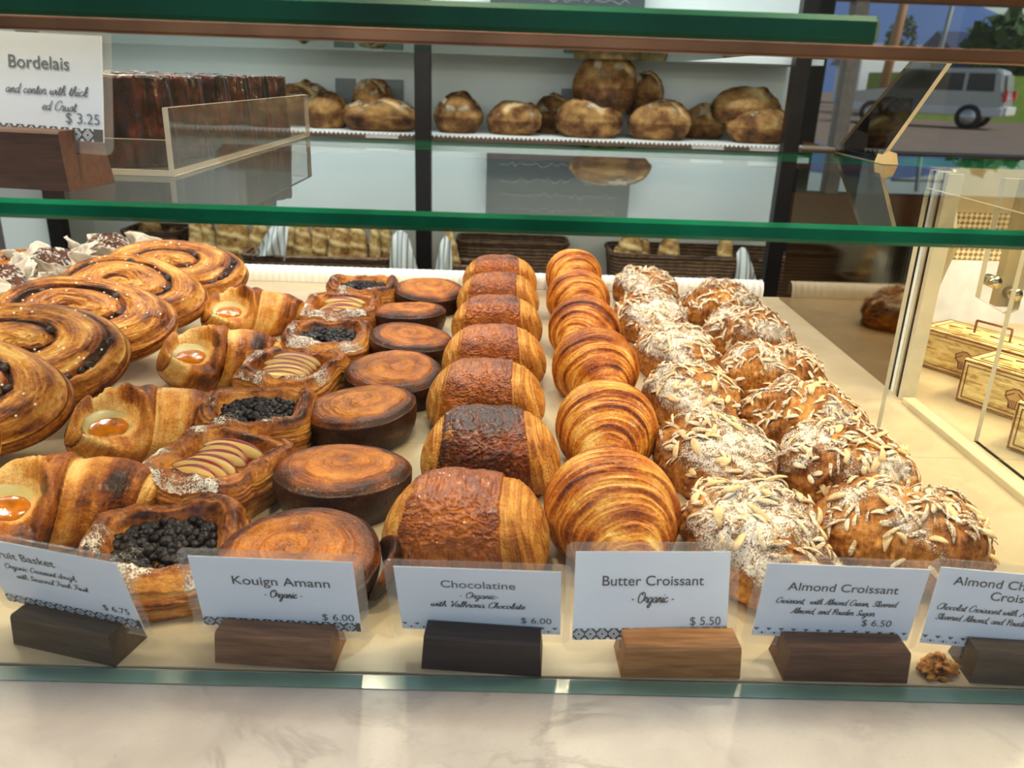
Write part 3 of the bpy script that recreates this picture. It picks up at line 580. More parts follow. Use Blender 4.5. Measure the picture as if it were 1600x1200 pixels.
# potted plant on the window sill
c = at(1350, 200, 4.5); pp = empty('potted_plant', (c[0]+.08, 4.5, 0)); tag(pp, 'leafy green potted plant on the window sill behind the slanted dark panel', 'plant')
V, F = cyl_pts((0, 0, 0), (0, 0, .09), .04, .05, 20); link('pot', mesh('pot', V, F, False), M['dark'], pp)
rr = np.random.RandomState(2); parts = []
for k in range(26):
    a, e, L = rr.uniform(0, 2*PI), rr.uniform(.5, 1.4), rr.uniform(.1, .2); d = np.array([math.cos(a)*math.cos(e), math.sin(a)*math.cos(e), math.sin(e)]); s = np.array([-math.sin(a), math.cos(a), 0])*.025
    o0 = np.array([0, 0, .08]); m0 = o0+d*L*.55; e0 = o0+d*L-[0, 0, .03]
    parts.append((np.array([o0, m0+s, e0, m0-s]), [[0, 1, 2, 3]]))
V, F = merge(parts); fo = link('foliage', mesh('foliage', V, F, False), plain('plant_green', srgb(60, 110, 40), .6), pp); fo['kind'] = 'stuff'
# ================================================================== PASTRIES
def tube(n, m, fn):
    """Grid over s in [-1,1] (axis) and angle a (0 = +X side, PI/2 = top)."""
    s = np.linspace(-1, 1, n)[:, None]+np.zeros((1, m)); a = (np.arange(m)*2*PI/m)[None]+np.zeros((n, 1))
    return fn(s, a)
def croissant_me(seed, L=.148, R=.043, hz=.90, n=620, m=120):
    rs = np.random.RandomState(seed)
    ph = rs.rand()*6; lam_ = []; tw = rs.uniform(.6, 1.2); cv = np.sign(.5-rs.rand())
    def fn(s, a):
        ca, sa = np.cos(a), np.sin(a)
        w = s+.05*ca*tw+.03*np.sin(a*2+ph)
        r = (1-np.abs(np.clip(s, -1, 1))**2.0)**.80*.88+.02
        r = r*(1+.05*np.cos(s*2.2))
        bands = (.0, .2, .42, .62, .80)
        stp = 0; lip = 0
        for k, b in enumerate(bands[1:]):
            jb = b+.03*fbm(st(ca*1.5+k*7, sa*1.5, 0*a+seed), seed+k)
            d = np.abs(w)-jb
            stp = stp+.07*sm(-.008, .012, d); lip = lip+np.exp(-(d/.018)**2)
        r = r*(1.14-stp)
        wob = .02*fbm(st(ca*1.2, sa*1.2, s*2), seed+9)
        c1 = 1-2*np.abs(vnoise(st((w+wob)*31, ca*.8+seed, sa*.8), seed+11)); c2 = vnoise(st((w+wob)*9, ca*.9+seed, sa*.9), seed+12)
        rid = .65*c1+.35*c2; tipf = 1-.6*sm(.85, 1, np.abs(s))
        r = r+(.030*c1+.030*c2)*tipf+.05*fbm(st(s*2.5, ca, sa), seed+5)
        x = R*r*ca+.010*s*s*cv; z = R*r*sa*hz; y = s*L/2
        z = z-.012*np.abs(s)**2.5
        z = np.maximum(z, -R*.62-.004+.0*a); z = z+R*.62+.004
        bake = .38+.13*c1+.10*c2+.17*lip+.42*fbm(st(s*3+3, ca*1.3, sa*1.3), seed+21)-.14*np.abs(s)
        lam_.append((w+wob)*L/2)
        return st(x, y, z), np.clip(bake, .05, .95)
    P, bake = tube(n, m, fn)
    return mesh('crust', P.reshape(-1, 3), gridf(n, m), attrs=dict(bake=bake, sugar=bake*0, lam=lam_[0]))
def chocolatine_mes(seed, dk=0.0, L=.114, ry=.048, h=.064, n=300, m=150):
    """Rolled pastry lying along X: a wide glazed skin wraps the middle, pale layered ends stick out on both sides."""
    rs = np.random.RandomState(seed); t0, t1 = -.76+rs.uniform(-.05, .05), .54+rs.uniform(-.05, .05); lam_ = []
    def core(s, a):
        ca, sa = np.cos(a), np.sin(a)
        se = lambda v: np.sign(v)*np.abs(v)**.64
        env = (1-np.abs(s)**4.)**.5
        tap = 1-.10*np.abs(s)**2
        lay = (1-2*np.abs(vnoise(st(s*15+.8*sa, ca*.7+seed, sa*.7), seed)))*.55+(1-2*np.abs(vnoise(st(s*38+1.2*sa, ca*1.2, sa*1.2), seed+1)))*.35
        r = env*tap*(1+.075*lay*sm(.45, .7, np.abs(s))+.10*fbm(st(s*2, ca, sa), seed+2))
        bulge = 1+.09*np.clip(.3-sa, 0, 1)*sm(.5, .85, np.abs(s))
        y = ry*.92*se(ca)*r*bulge; z = h*.5*.96*se(sa)*r
        x = s*L/2*(1.0-.14*np.maximum(z/(h*.5), -.88))
        z = np.maximum(z, -h*.44)+h*.44
        bake = .28+.34*lay+.25*fbm(st(s*3, ca*1.5, sa*1.5), seed+4)
        lam_.append(s*L/2+.010*sa)
        return st(x, y, z), np.clip(bake, .03, .8)
    P, bake = tube(n, m, core)
    core_me = mesh('layered_body', P.reshape(-1, 3), gridf(n, m), attrs=dict(bake=bake, sugar=bake*0, lam=lam_[0]))
    def skin(s, a):
        u = (s+1)/2; ss = t0+(t1-t0)*u+.02*fbm(st(np.cos(a)*2, np.sin(a)*2, 0*a+seed), seed+6)
        ca, sa = np.cos(a), np.sin(a); se = lambda v: np.sign(v)*np.abs(v)**.64
        edge = np.minimum(sm(0, .03, u), sm(0, .03, 1-u))
        env = (1-np.abs(ss)**4.)**.5*(1-.10*np.abs(ss)**2)
        xyz = st(ss*6, ca*5.5, sa*5.5)
        wr = fbm(xyz*1.3, seed+8, 3)
        wr2 = 1-np.abs(vnoise(st(ss*17, ca*16, sa*16)+fbm(xyz, seed+3)[..., None]*1.4, seed+9))*2
        r = env*(1+.10*fbm(st(ss*2, ca, sa), seed+2))+(.052*edge-.02)+.030*wr*edge+.034*wr2*edge
        y = ry*.92*se(ca)*r; z = h*.5*.96*se(sa)*r; sh_ = 1.0-.14*np.maximum(z/(h*.5), -.88); z = np.maximum(z, -h*.44+.0006)+h*.44
        bake = .44+dk+.14*wr2+.35*fbm(st(ss*2.2+1, ca*1.2, sa*1.2), seed+14)
        return st(ss*L/2*sh_, y, z), np.clip(bake, .05, .95)
    P, bake = tube(210, 300, skin)
    sk = mesh('glazed_skin', P.reshape(-1, 3), gridf(210, 300), attrs=dict(bake=bake, sugar=bake*0))
    return core_me, sk
def disc_grid(nr, m, rim=.62):
    """Parameters of a closed loaf-like disc: rho 0..1 over the top, then q 0..1 down the side."""
    rho = np.concatenate([np.linspace(.006, 1, nr), np.ones(int(nr*rim)+6)]); q = np.concatenate([np.zeros(nr), np.linspace(0.02, 1, int(nr*rim)), np.ones(6)])
    inn = np.concatenate([np.zeros(len(rho)-6), np.linspace(.1, .98, 6)])
    a = np.arange(m)*2*PI/m
    g = lambda v: v[:, None]+np.zeros((1, m))
    return g(rho), g(q), g(inn), a[None]+np.zeros((len(rho), 1))
def kouign_me(seed, R=.052, H=.037, nr=110, m=230):
    rs = np.random.RandomState(seed); rho, q, inn, a = disc_grid(nr, m, .35)
    cx, cy = rs.uniform(-.12, .12, 2); ph = rs.rand()*2*PI; turns = 2.6
    ox = 1+.03*np.cos(2*a+ph)+.02*np.cos(3*a+ph*2)
    dx, dy = rho*np.cos(a)-cx*(1-rho), rho*np.sin(a)-cy*(1-rho); r2 = np.sqrt(dx*dx+dy*dy); a2 = np.arctan2(dy, dx)
    spi = turns*r2**.85-(a2+ph)/(2*PI)+.05*fbm(st(dx*3, dy*3, 0*dx), seed)
    spi = spi+.16*fbm(st(dx*2.2, dy*2.2, 0*dx), seed+33); saw = spi-np.floor(spi)
    ledge = sm(0, .75, saw)*(1-sm(.88, 1, saw))
    stri = vnoise(st(r2*34+spi*2, a2*1.5+20, 0*a+seed), seed+2)*.6+vnoise(st(r2*80+spi*5, a2*3+20, 0*a), seed+3)*.4
    fade = 1-sm(.72, .97, rho)
    dome = .15*np.cos(np.clip(r2, 0, 1)*PI*.5)+.02*fbm(st(dx*2, dy*2, 0*dx), seed+4)-.10*sm(.86, 1, rho)**2
    z = H*(.90+dome+fade*(.030*(ledge-.5)+.016*stri+.06*fbm(st(dx*4, dy*4, 0*dx), seed+34))*sm(0.02, .2, r2))
    bulge = 1+.03*np.sin(q*PI)-.13*q**1.3
    rr = rho*bulge*(1-inn); side = q > 0
    z = np.where(side, (H*.80)*(1-q**.9), z); z = np.where(inn > 0, 0, z)
    rough_ = .018*fbm(st(np.cos(a)*4, np.sin(a)*4, q*3+rho), seed+6)*np.where(side, 1, sm(.7, 1, rho))
    rr = rr*(1+rough_)
    x, y = R*rr*ox*np.cos(a), R*rr*ox*np.sin(a)
    bake = np.where(side, .80+.18*fbm(st(np.cos(a)*5, np.sin(a)*5, q*6), seed+7)+.1*sm(.5, 1, q), .38+.10*stri-.12*(ledge-.5)+.40*sm(.62, 1.04, rho)+.22*fbm(st(dx*2.4, dy*2.4, 0*dx), seed+8))
    return mesh('crust', st(x, y, z).reshape(-1, 3), gridf(len(rho), m), attrs=dict(bake=np.clip(bake, 0, 1), sugar=np.where(side, 0, .12*sm(.1, .6, fbm(st(dx*14, dy*14, 0*dx), seed+9))), lam=np.where(side, z*1.0, spi*.018+.006*fbm(st(dx*3, dy*3, 0*dx), seed+35))))
def danish_me(seed, A=.050, H=.037, nr=100, m=240, sugar=1.0):
    """Square pastry basket: folded rim, sunken middle, layered sides."""
    rs = np.random.RandomState(seed); rho, q, inn, a = disc_grid(nr, m, .5)
    c, s_ = np.abs(np.cos(a)), np.abs(np.sin(a)); p = 5.0
    out = 1/(c**p+s_**p)**(1/p)*(1+.035*fbm(st(np.cos(a)*1.6, np.sin(a)*1.6, 0*a), seed))
    inner = 1/(c**2.4+s_**2.4)**(1/2.4)
    k = rho/.66    # 1 at the basin edge
    basin = sm(.78, 1.12, k)
    rimz = np.sin(np.clip((rho-.55)/.45, 0, 1)*PI)**.8
    fold = .5+.5*np.cos(2*a+rs.uniform(-.4, .4))
    lap = fbm(st(np.cos(a)*2.2, np.sin(a)*2.2, rho*2), seed+1)
    stri = vnoise(st(rho*30+a*.5, np.cos(a)*1.3+5, np.sin(a)*1.3), seed+2)
    z = H*(.40+.34*basin+.16*rimz+.17*basin*fold*sm(.6, .9, rho)+.22*lap*basin+.035*stri*basin-.10*sm(.9, 1, rho))
    zt = z[nr-1:nr]
    side = q > 0
    lam = vnoise(st(q*8+.8*lap, np.cos(a)*1.2, np.sin(a)*1.2), seed+3)*.6+vnoise(st(q*22, np.cos(a)*2, np.sin(a)*2), seed+4)*.4
    z = np.where(side, zt*(1-q), z)
    rr = rho*(1+np.where(side, .03*np.sin(q*PI)+.075*lam*np.sin(np.clip(q, 0, 1)*PI)**.5-.05*q, 0))*(1-inn)
    x, y = A*rr*out*np.cos(a), A*rr*out*np.sin(a)
    bake = np.where(side, .34+.45*lam, .42+.35*lap+.18*stri+.12*rimz-.15*(1-basin))+.1
    sg = np.where(side, .15*sm(.1, .5, fbm(st(np.cos(a)*3, np.sin(a)*3, q*2), seed+5))*(1-q), (.35+.65*sm(-.2, .3, fbm(st(x*38, y*38, 0*x+seed), seed+6)))*sm(.55, .78, rho)*sm(-.55, .5, -np.sin(a)*.75-np.cos(a)*.6+.35+.5*fbm(st(np.cos(a)*2, np.sin(a)*2, 0*a+seed), seed+9)))
    return mesh('pastry_case', st(x, y, z).reshape(-1, 3), gridf(len(rho), m), attrs=dict(bake=np.clip(bake, 0.02, 1), sugar=np.clip(sg*.66*sugar, 0, .66), lam=np.where(side, z, rho*A*.8+.01*lap)))
def berry_me(seed):
    rs = np.random.RandomState(seed); parts = []
    B, F = ball(9, 12)
    for i in range(190):
        rr, aa = .037*math.sqrt(rs.rand()), rs.rand()*2*PI
        p = np.array([rr*math.cos(aa), rr*math.sin(aa), .0215+.006*(1-(rr/.037)**2)+rs.uniform(-.001, .002)])
        r = rs.uniform(.0028, .0052); parts.append((B*r*rs.uniform(.85, 1.1, 3)+p, F))
    V, F2 = merge(parts); b = np.repeat(rs.rand(len(parts)), len(V)//len(parts))
    return mesh('berry_filling', V, F2, attrs=dict(bake=b, sugar=.42*sm(0, .35, fbm(V*55+seed, seed)-V[:, 1]*8)*sm(.021, .026, V[:, 2])))
def wedge_me(R=.029, w=.013, th=.0036, n=26):
    """One thin crescent apple slice: flesh, and a skin strip along its outer arc."""
    t = np.linspace(.12*PI, .88*PI, n); o = np.stack([R*np.cos(t), R*.62*np.sin(t)], 1); i = np.stack([R*.98*np.cos(t), R*.62*np.sin(t)-w*np.sin((t-.12*PI)/.76)], 1)
    V = np.concatenate([np.c_[o, np.full(n, th)], np.c_[i, np.full(n, th*.7)], np.c_[o, np.zeros(n)], np.c_[i, np.zeros(n)]])
    F = []
    for k in range(n-1): F += [[k, k+1, n+k+1, n+k], [2*n+k, 3*n+k, 3*n+k+1, 2*n+k+1], [n+k, n+k+1, 3*n+k+1, 3*n+k]]
    F += [[0, n, 3*n, 2*n], [n-1, 3*n-1, 4*n-1, 2*n-1]]
    fl = mesh('apple_slice', V, np.array(F), False)
    o2 = o*1.02; oi = o+(i-o)*.16*np.sin((t-.12*PI)/.76)[:, None]; Vs = np.concatenate([np.c_[oi, np.full(n, th+.0003)], np.c_[o2, np.full(n, th+.0001)], np.c_[o2, np.zeros(n)]]); Fs = []
    for k in range(n-1): Fs += [[k, k+1, n+k+1, n+k], [n+k, n+k+1, 2*n+k+1, 2*n+k]]
    return fl, mesh('apple_skin', Vs, np.array(Fs), True)
def apricot_mes(seed, L=.145, R=.040, n=190, m=150):
    """Rolled pastry along X, wrapped in slanting bands, with a scooped mouth near its -X end showing the filling."""
    rs = np.random.RandomState(seed); ph = rs.rand()*2*PI
    s0, a0 = -.50, PI*.64; lam_ = []
    def fn(s, a):
        ca, sa = np.cos(a), np.sin(a)
        r = (1-np.abs(s)**2.4)**.66*(1-.26*s)+.02
        spi = s*1.25+((a+PI/2) % (2*PI))/(2*PI)*1.5+.1; saw = spi-np.floor(spi)
        r = r*(1+.13*(saw-.5)*(1-sm(.92, 1, saw))*1.2)
        stri = vnoise(st(saw*7, s*2.5, ca+seed), seed)*.6+vnoise(st(saw*22, s*3, ca), seed+1)*.4
        da = np.angle(np.exp(1j*(a-a0))); d = np.sqrt(((s-s0)/.36)**2+(da/.95)**2)*(1+.22*fbm(st(s*3, ca*1.5, sa*1.5), seed+17))
        hole = 1-sm(.72, 1.02, d); lip = np.exp(-((d-1.12)/.16)**2)
        r = r*(1-.58*hole)+.10*lip*(1+.8*stri)+.040*stri*(1-hole)+.09*fbm(st(s*2, ca, sa), seed+2)
        z = np.maximum(R*.86*r*sa, -R*.55)+R*.55
        y = R*r*ca; x = s*L/2
        bake = .22+.22*stri+.50*fbm(st(s*2.2, ca*1.2, sa*1.2), seed+3)+.46*sm(.05, .85, saw)*(1-hole)-.22*lip
        bake = np.where(hole > .5, .10+.1*stri+.25*sm(.5, .9, d)*0, bake)
        lam_.append(saw*.040)
        return st(x, y, z), np.clip(bake, .02, 1)
    P, bake = tube(n, m, fn)
    me = mesh('crust', P.reshape(-1, 3), gridf(n, m), attrs=dict(bake=bake, sugar=bake*0, lam=lam_[0]))
    # jam pool in the scoop
    r0 = R*.50; c = np.array([s0*L/2, r0*math.cos(a0), R*.55+R*.86*.50*math.sin(a0)])
    nrm = np.array([0, math.cos(a0), math.sin(a0)]); u = np.array([1, 0, 0]); v = np.cross(nrm, u)
    B, F = ball(14, 22); B = B*[1, 1, 1]
    Vc = c-nrm*.0040+B[:, :1]*u*.0225+B[:, 1:2]*v*.0195+B[:, 2:3]*nrm*.0026
    c = c-nrm*.0022+np.array([-.002, -.0045, -.0025]); V = c+B[:, :1]*u*.0165+B[:, 1:2]*v*.0120+B[:, 2:3]*nrm*.0024
    return me, mesh('apricot_filling', V*(1+.02*fbm(V*300, 3)[:, None]), F), mesh('custard_filling', Vc, F)
def raisin_me(seed, R=.095, H=.040, ey=.66, nr=130, m=260):
    """Big oval spiral bun with deep grooves between the turns."""
    rs = np.random.RandomState(seed); rho, q, inn, a = disc_grid(nr, m, .45); ph = rs.rand()*2*PI
    r2 = rho; turns = 1.9
    spi = turns*r2-(a+ph)/(2*PI)+.06*fbm(st(rho*np.cos(a)*2, rho*np.sin(a)*2, 0*a), seed); saw = spi-np.floor(spi)
    strip = np.sin(np.clip(saw, 0, 1)*PI)**.55; dark = np.exp(-(np.minimum(saw, 1-saw)/.10)**2)*sm(.08, .2, rho)
    stri = vnoise(st(saw*10+np.floor(spi)*3, a*1.6+20, 0*a+seed), seed+1)*.6+vnoise(st(saw*24, a*3+9, 0*a), seed+2)*.4
    fade = 1-sm(.86, 1, rho)
    z = H*(.74+.22*np.cos(rho*PI*.5)+fade*(.20*(strip-.7))+.035*stri-.22*sm(.8, 1, rho)**2)
    side = q > 0; zt = z[nr-1:nr]
    lam = vnoise(st(q*8, np.cos(a)*2, np.sin(a)*2), seed+3)
    z = np.where(side, zt*(1-q), z)
    rr = rho*(1+np.where(side, .06*np.sin(q*PI)+.016*lam-.06*q, 0))*(1-inn)*(1+.03*np.cos(3*a+ph))
    x, y = R*rr*np.cos(a), R*ey*rr*np.sin(a)
    bake = np.where(side, .42+.35*lam+.2*fbm(st(np.cos(a)*3, np.sin(a)*3, q*2), seed+4), .40+.28*stri+.50*dark*fade+.30*fbm(st(rho*np.cos(a)*3, rho*np.sin(a)*3, 0*a), seed+5))
    me = mesh('crust', st(x, y, z).reshape(-1, 3), gridf(len(rho), m), attrs=dict(bake=np.clip(bake, 0, 1), sugar=bake*0, lam=np.where(side, z, rho*R+.006*np.sin(a*2+ph))))
    def surf(ro, aa):
        i = int(np.clip(ro*nr, 1, nr-1)); j = int((aa % (2*PI))/(2*PI)*m) % m
        return np.array([x[i, j], y[i, j], z[i, j]])
    spots = []
    for k in range(9):
        t = rs.uniform(.7, 2.2); ro = np.clip((t)/turns, .15, .85); aa = (turns*ro-round(turns*ro-rs.rand()*2))*2*PI-ph
        spots.append(surf(ro, aa))
    pearls = [surf(math.sqrt(rs.uniform(.05, .8)), rs.rand()*2*PI) for k in range(34)]
    return me, spots, pearls
def small_ball_me(name, rx, ry, rz, seed):
    B, F = ball(9, 12); d = 1+.12*fbm(B*2+seed, seed)[:, None]
    return mesh(name, B*d*[rx, ry, rz], F)
def almond_me(seed, ax=.044, L=.145, hz=.78, n=200, m=140, ridge=.6):
    rs = np.random.RandomState(seed); lam_ = []
    def fn(s, a):
        ca, sa = np.cos(a), np.sin(a)
        r = (1-np.abs(s)**2.6)**.60*.95+.02
        stp = 0
        for k, b in enumerate((.28, .55, .8)): stp = stp+.05*sm(-.02, .02, np.abs(s)-b+.04*fbm(st(ca+k, sa, 0*a+seed), seed+k))
        r = r*(1.05-stp)
        rid = vnoise(st(s*26, ca*1.0+seed, sa), seed+11)*.6+vnoise(st(s*60, ca*1.5, sa*1.5), seed+12)*.4
        lum = fbm(st(s*3, ca*1.6, sa*1.6), seed+5)
        fine = fbm(st(s*16, ca*8, sa*8), seed+6)
        fold = 1-2*np.abs(vnoise(st(s*2.6+.8*sa, ca*1.2+seed, sa*.8), seed+15))
        r = r+.028*ridge*rid+.30*lum+.07*fine+.10*fold*sm(-.2, .5, sa)
        x = ax*r*ca+.006*s*s; z = ax*hz*r*sa-.008*np.abs(s)**2.5
        z = np.maximum(z, -ax*.46); z = z+ax*.46
        bake = .48+.28*rid*ridge+.40*lum+.2*fine
        sg = sm(-.5, .65, sa)*(.34+.52*sm(-.35, .40, fbm(st(s*2.3, ca*1.4, sa*1.4), seed+8)))
        lam_.append(s*L/2)
        return st(x, s*L/2, z), np.clip(bake, .05, 1), np.clip(sg*.84, 0, .72), sa
    P, bake, sg, sa = tube(n, m, fn)
    me = mesh('crust', P.reshape(-1, 3), gridf(n, m), attrs=dict(bake=bake, sugar=sg, lam=lam_[0]))
    dP = np.cross(np.roll(P, -1, 1)-np.roll(P, 1, 1), np.gradient(P, axis=0)); nn = dP/np.maximum(1e-12, np.linalg.norm(dP, axis=-1, keepdims=True))
    nn = np.where((nn*(P-np.array([0, 0, ax*.4]))).sum(-1, keepdims=True) < 0, -nn, nn)
    spots = []
    while len(spots) < 172:
        i, j = rs.randint(int(n*.08), int(n*.92)), rs.randint(m)
        if nn[i, j, 2] > .45 and P[i, j, 2] > ax*.5: spots.append((P[i, j], nn[i, j]))
    return me, spots
def sliver(rs, p, nrm, L, w, th):
    B, F = ball(6, 10); B = np.sign(B)*np.abs(B)**[1, 1, .6]
    t = rs.randn(3); t -= nrm*(t@nrm); t /= np.linalg.norm(t); b = np.cross(nrm, t); lift = rs.uniform(-.25, .25)
    t2 = t*math.cos(lift)+nrm*math.sin(lift); n2 = nrm*math.cos(lift)-t*math.sin(lift)
    V = p+nrm*th*.6+B[:, :1]*t2*L/2+B[:, 1:2]*b*w/2*(1-.35*B[:, :1])+B[:, 2:3]*n2*th/2+nrm*(.0022*(1-B[:, :1]**2)-.001)
    return V, F
M['flakedust'] = pastry('sugared_almond_flakes', [(0, srgb(232, 204, 158)), (.5, srgb(214, 180, 128)), (1, srgb(160, 112, 64))], rough=.7, coat=0, layer=0)
# ---- prototypes (data shared by the copies)
cro_m = [croissant_me(k) for k in (1, 2, 3, 4)]
cho_m = [chocolatine_mes(11, .04), chocolatine_mes(12, .32), chocolatine_mes(13, -.04), chocolatine_mes(14, .02)]
kou_m = [kouign_me(k) for k in (21, 22, 23, 24)]
dan_m = [danish_me(k) for k in (31, 32, 33, 34)]
ber_m = [berry_me(k) for k in (41, 42)]
apl_m = wedge_me()
apr_m = [apricot_mes(k) for k in (51, 52)]
rai_m = [raisin_me(k) for k in (61, 62, 63)]
alm_m = [almond_me(k) for k in (71, 72, 73)]
alc_m = [almond_me(k, ax=.047, L=.122, hz=.74, ridge=.45) for k in (81, 82, 83)]
rsn_m = small_ball_me('raisin', .006, .005, .004, 1); prl_m = small_ball_me('pearl', .0012, .0012, .001, 2)
rnd = random.Random(12)
def far(i, first, n):
    return ('first' if i == 0 else ORD[i] if i else ORD[0])
# ---- butter croissants
for i, (x, y, rz, sc) in enumerate([(8.2, 51.5, 4, 1.05), (9.6, 66.5, -2, 1.0), (10.1, 82.5, 3, 1.0), (10.2, 97, -3, .97), (10.6, 112, 2, .97), (11.1, 126.5, 6, .97)]):
    r = empty('butter_croissant', (x/100, y/100, 0), (0, 0, math.radians(rz))); r.scale = (sc*.96, sc, sc)
    link('crust', cro_m[i % 4], M['croissant'], r)
    tag(r, ['fat glossy butter croissant standing right behind the Butter Croissant card', 'pale-tipped butter croissant, second from the Butter Croissant card', 'striped butter croissant, third from the Butter Croissant card', 'butter croissant, fourth from the Butter Croissant card', 'butter croissant, fifth from the Butter Croissant card', 'butter croissant farthest from the Butter Croissant card, at the back lip'][i], 'croissant', 'row of butter croissants')
# ---- chocolatines
for i, (x, y, rz) in enumerate([(-2.0, 49.3, -3), (-.6, 61.5, 2), (-1.3, 74, -2), (-.7, 86, 1), (-.6, 99.5, 0), (-.6, 112, -1), (-.5, 124.5, 1)]):
    r = empty('chocolatine', (x/100, y/100, 0), (0, 0, math.radians(rz)))
    link('layered_body', cho_m[(0, 1, 2, 2, 3, 2, 3)[i]][0], M['chocolatine'], r); link('glazed_skin', cho_m[(0, 1, 2, 2, 3, 2, 3)[i]][1], M['glaze'], r)
    tag(r, ['large glazed chocolatine right behind the Chocolatine card', 'dark shiny chocolatine, second from the Chocolatine card', 'paler chocolatine, third from the Chocolatine card', 'chocolatine, fourth from the Chocolatine card', 'chocolatine, fifth from the Chocolatine card', 'chocolatine, sixth from the Chocolatine card', 'chocolatine at the back lip, farthest from the Chocolatine card'][i], 'chocolate croissant', 'row of chocolatines')
# ---- kouign amann
for i, (x, y, rz, sc) in enumerate([(-12.6, 45.3, 20, 1.0), (-12.1, 57, 120, 1.0), (-12.5, 70, 220, 1.0), (-10.9, 80.3, 310, .98), (-10.8, 91.8, 60, .98), (-12.0, 103.3, 160, .95), (-10.6, 115, 0, .97)]):
    r = empty('kouign_amann', (x/100, y/100, 0), (math.radians(4 if i else 6), math.radians(3), math.radians(rz) if i else 0)); r.scale = (sc, sc, sc)
    link('crust', kou_m[i % 4], M['kouign'], r)
    tag(r, ['kouign amann with a peeled dark flap, right behind the Kouign Amann card', 'dark-rimmed kouign amann, second from the Kouign Amann card', 'near-black sided kouign amann, third from the Kouign Amann card', 'kouign amann, fourth from the Kouign Amann card', 'kouign amann, fifth from the Kouign Amann card', 'kouign amann, sixth from the Kouign Amann card', 'kouign amann at the back lip, farthest from the Kouign Amann card'][i], 'kouign amann', 'row of kouign amann pastries')
    if i == 0:   # the outer turn has sprung loose
        n, m = 60, 36; u = np.linspace(-1, 1, n)[:, None]; aa = (np.arange(m)*2*PI/m)[None]; ang = u*.42+.05
        wd = (1-np.abs(u)**2.0)**.7+.01
        rad = .0535+.0045*np.cos(aa)*wd+.007*(1-u*u)+.0015*np.sin(u*3); z = .0225+.018*np.sin(aa)*wd+.004*u; rad = rad-.0055*sm(.030, .004, z)
        V = st(rad*np.cos(ang)+0*aa, rad*np.sin(ang)+0*aa, z); V = V*(1+.03*fbm(V*90, 4)[..., None])
        b = .74+.4*fbm(V*60, 3)
        link('loose_flap', mesh('loose_flap', V.reshape(-1, 3), gridf(n, m), attrs=dict(bake=np.clip(b, 0, 1), sugar=b*0)), M['kouign'], r)
# ---- fruit baskets, berry and apple in turn
for i, (x, y, rz, kind) in enumerate([(-21.6, 46.6, 14, 'b'), (-21.9, 58.5, -22, 'a'), (-22.0, 69.2, 8, 'b'), (-21.6, 80.5, -12, 'a'), (-20.4, 92.3, 4, 'b'), (-21.0, 104.5, 2, 'a'), (-20.3, 116.5, 5, 'b')]):
    r = empty('berry_danish' if kind == 'b' else 'apple_danish', (x/100, y/100, 0), (0, 0, math.radians(rz)))
    link('pastry_case', dan_m[i % 4], M['danish'], r)
    if kind == 'b':
        f = link('berry_filling', ber_m[i % 2], M['berry'], r); f['kind'] = 'stuff'
    else:
        for k in range(6):
            o = link('apple_slice', apl_m[0], M['apple'], r, (rnd.uniform(-.003, .003), -.034+.0085*k+rnd.uniform(-.001, .001), .0200+.0010*k), (.6+rnd.uniform(-.1, .1), rnd.uniform(-.1, .1), rnd.uniform(-.16, .16)))
            link('apple_skin', apl_m[1], M['appleskin'], o)
    tag(r, ['berry danish with black filling, beside the Fruit Basket card', 'sugar-dusted apple danish right behind the nearest berry danish', 'berry danish, the second with berries from the Fruit Basket card', 'apple danish with red-edged slices, the second apple one from the cards', 'berry danish beside the white gap, the third berry one from the cards', 'apple danish farthest from the Fruit Basket card', 'berry danish at the back lip, farthest from the Fruit Basket card'][i], 'danish pastry', 'row of fruit danish pastries')
# ---- apricot pastries
for i, (x, y, rz) in enumerate([(-31.0, 52.2, 34), (-30.6, 66.3, 40), (-30.2, 84.5, 36), (-31.4, 101.5, 30)]):
    r = empty('apricot_danish', (x/100, y/100, 0), (0, 0, math.radians(rz))); r.scale = (.95, .95, 1)
    link('crust', apr_m[i % 2][0], M['wrapcrust'], r); link('apricot_filling', apr_m[i % 2][1], M['apricot'], r); link('custard_filling', apr_m[i % 2][2], M['custard'], r)
    tag(r, ['rolled apricot pastry behind the Fruit Basket card, nearest of its row', 'rolled apricot pastry with orange jam mouth, second of its row', 'rolled apricot pastry with shiny jam mouth, third of its row', 'rolled apricot pastry with hollow pale mouth, last of its row near the back lip'][i], 'apricot pastry', 'row of rolled apricot pastries')
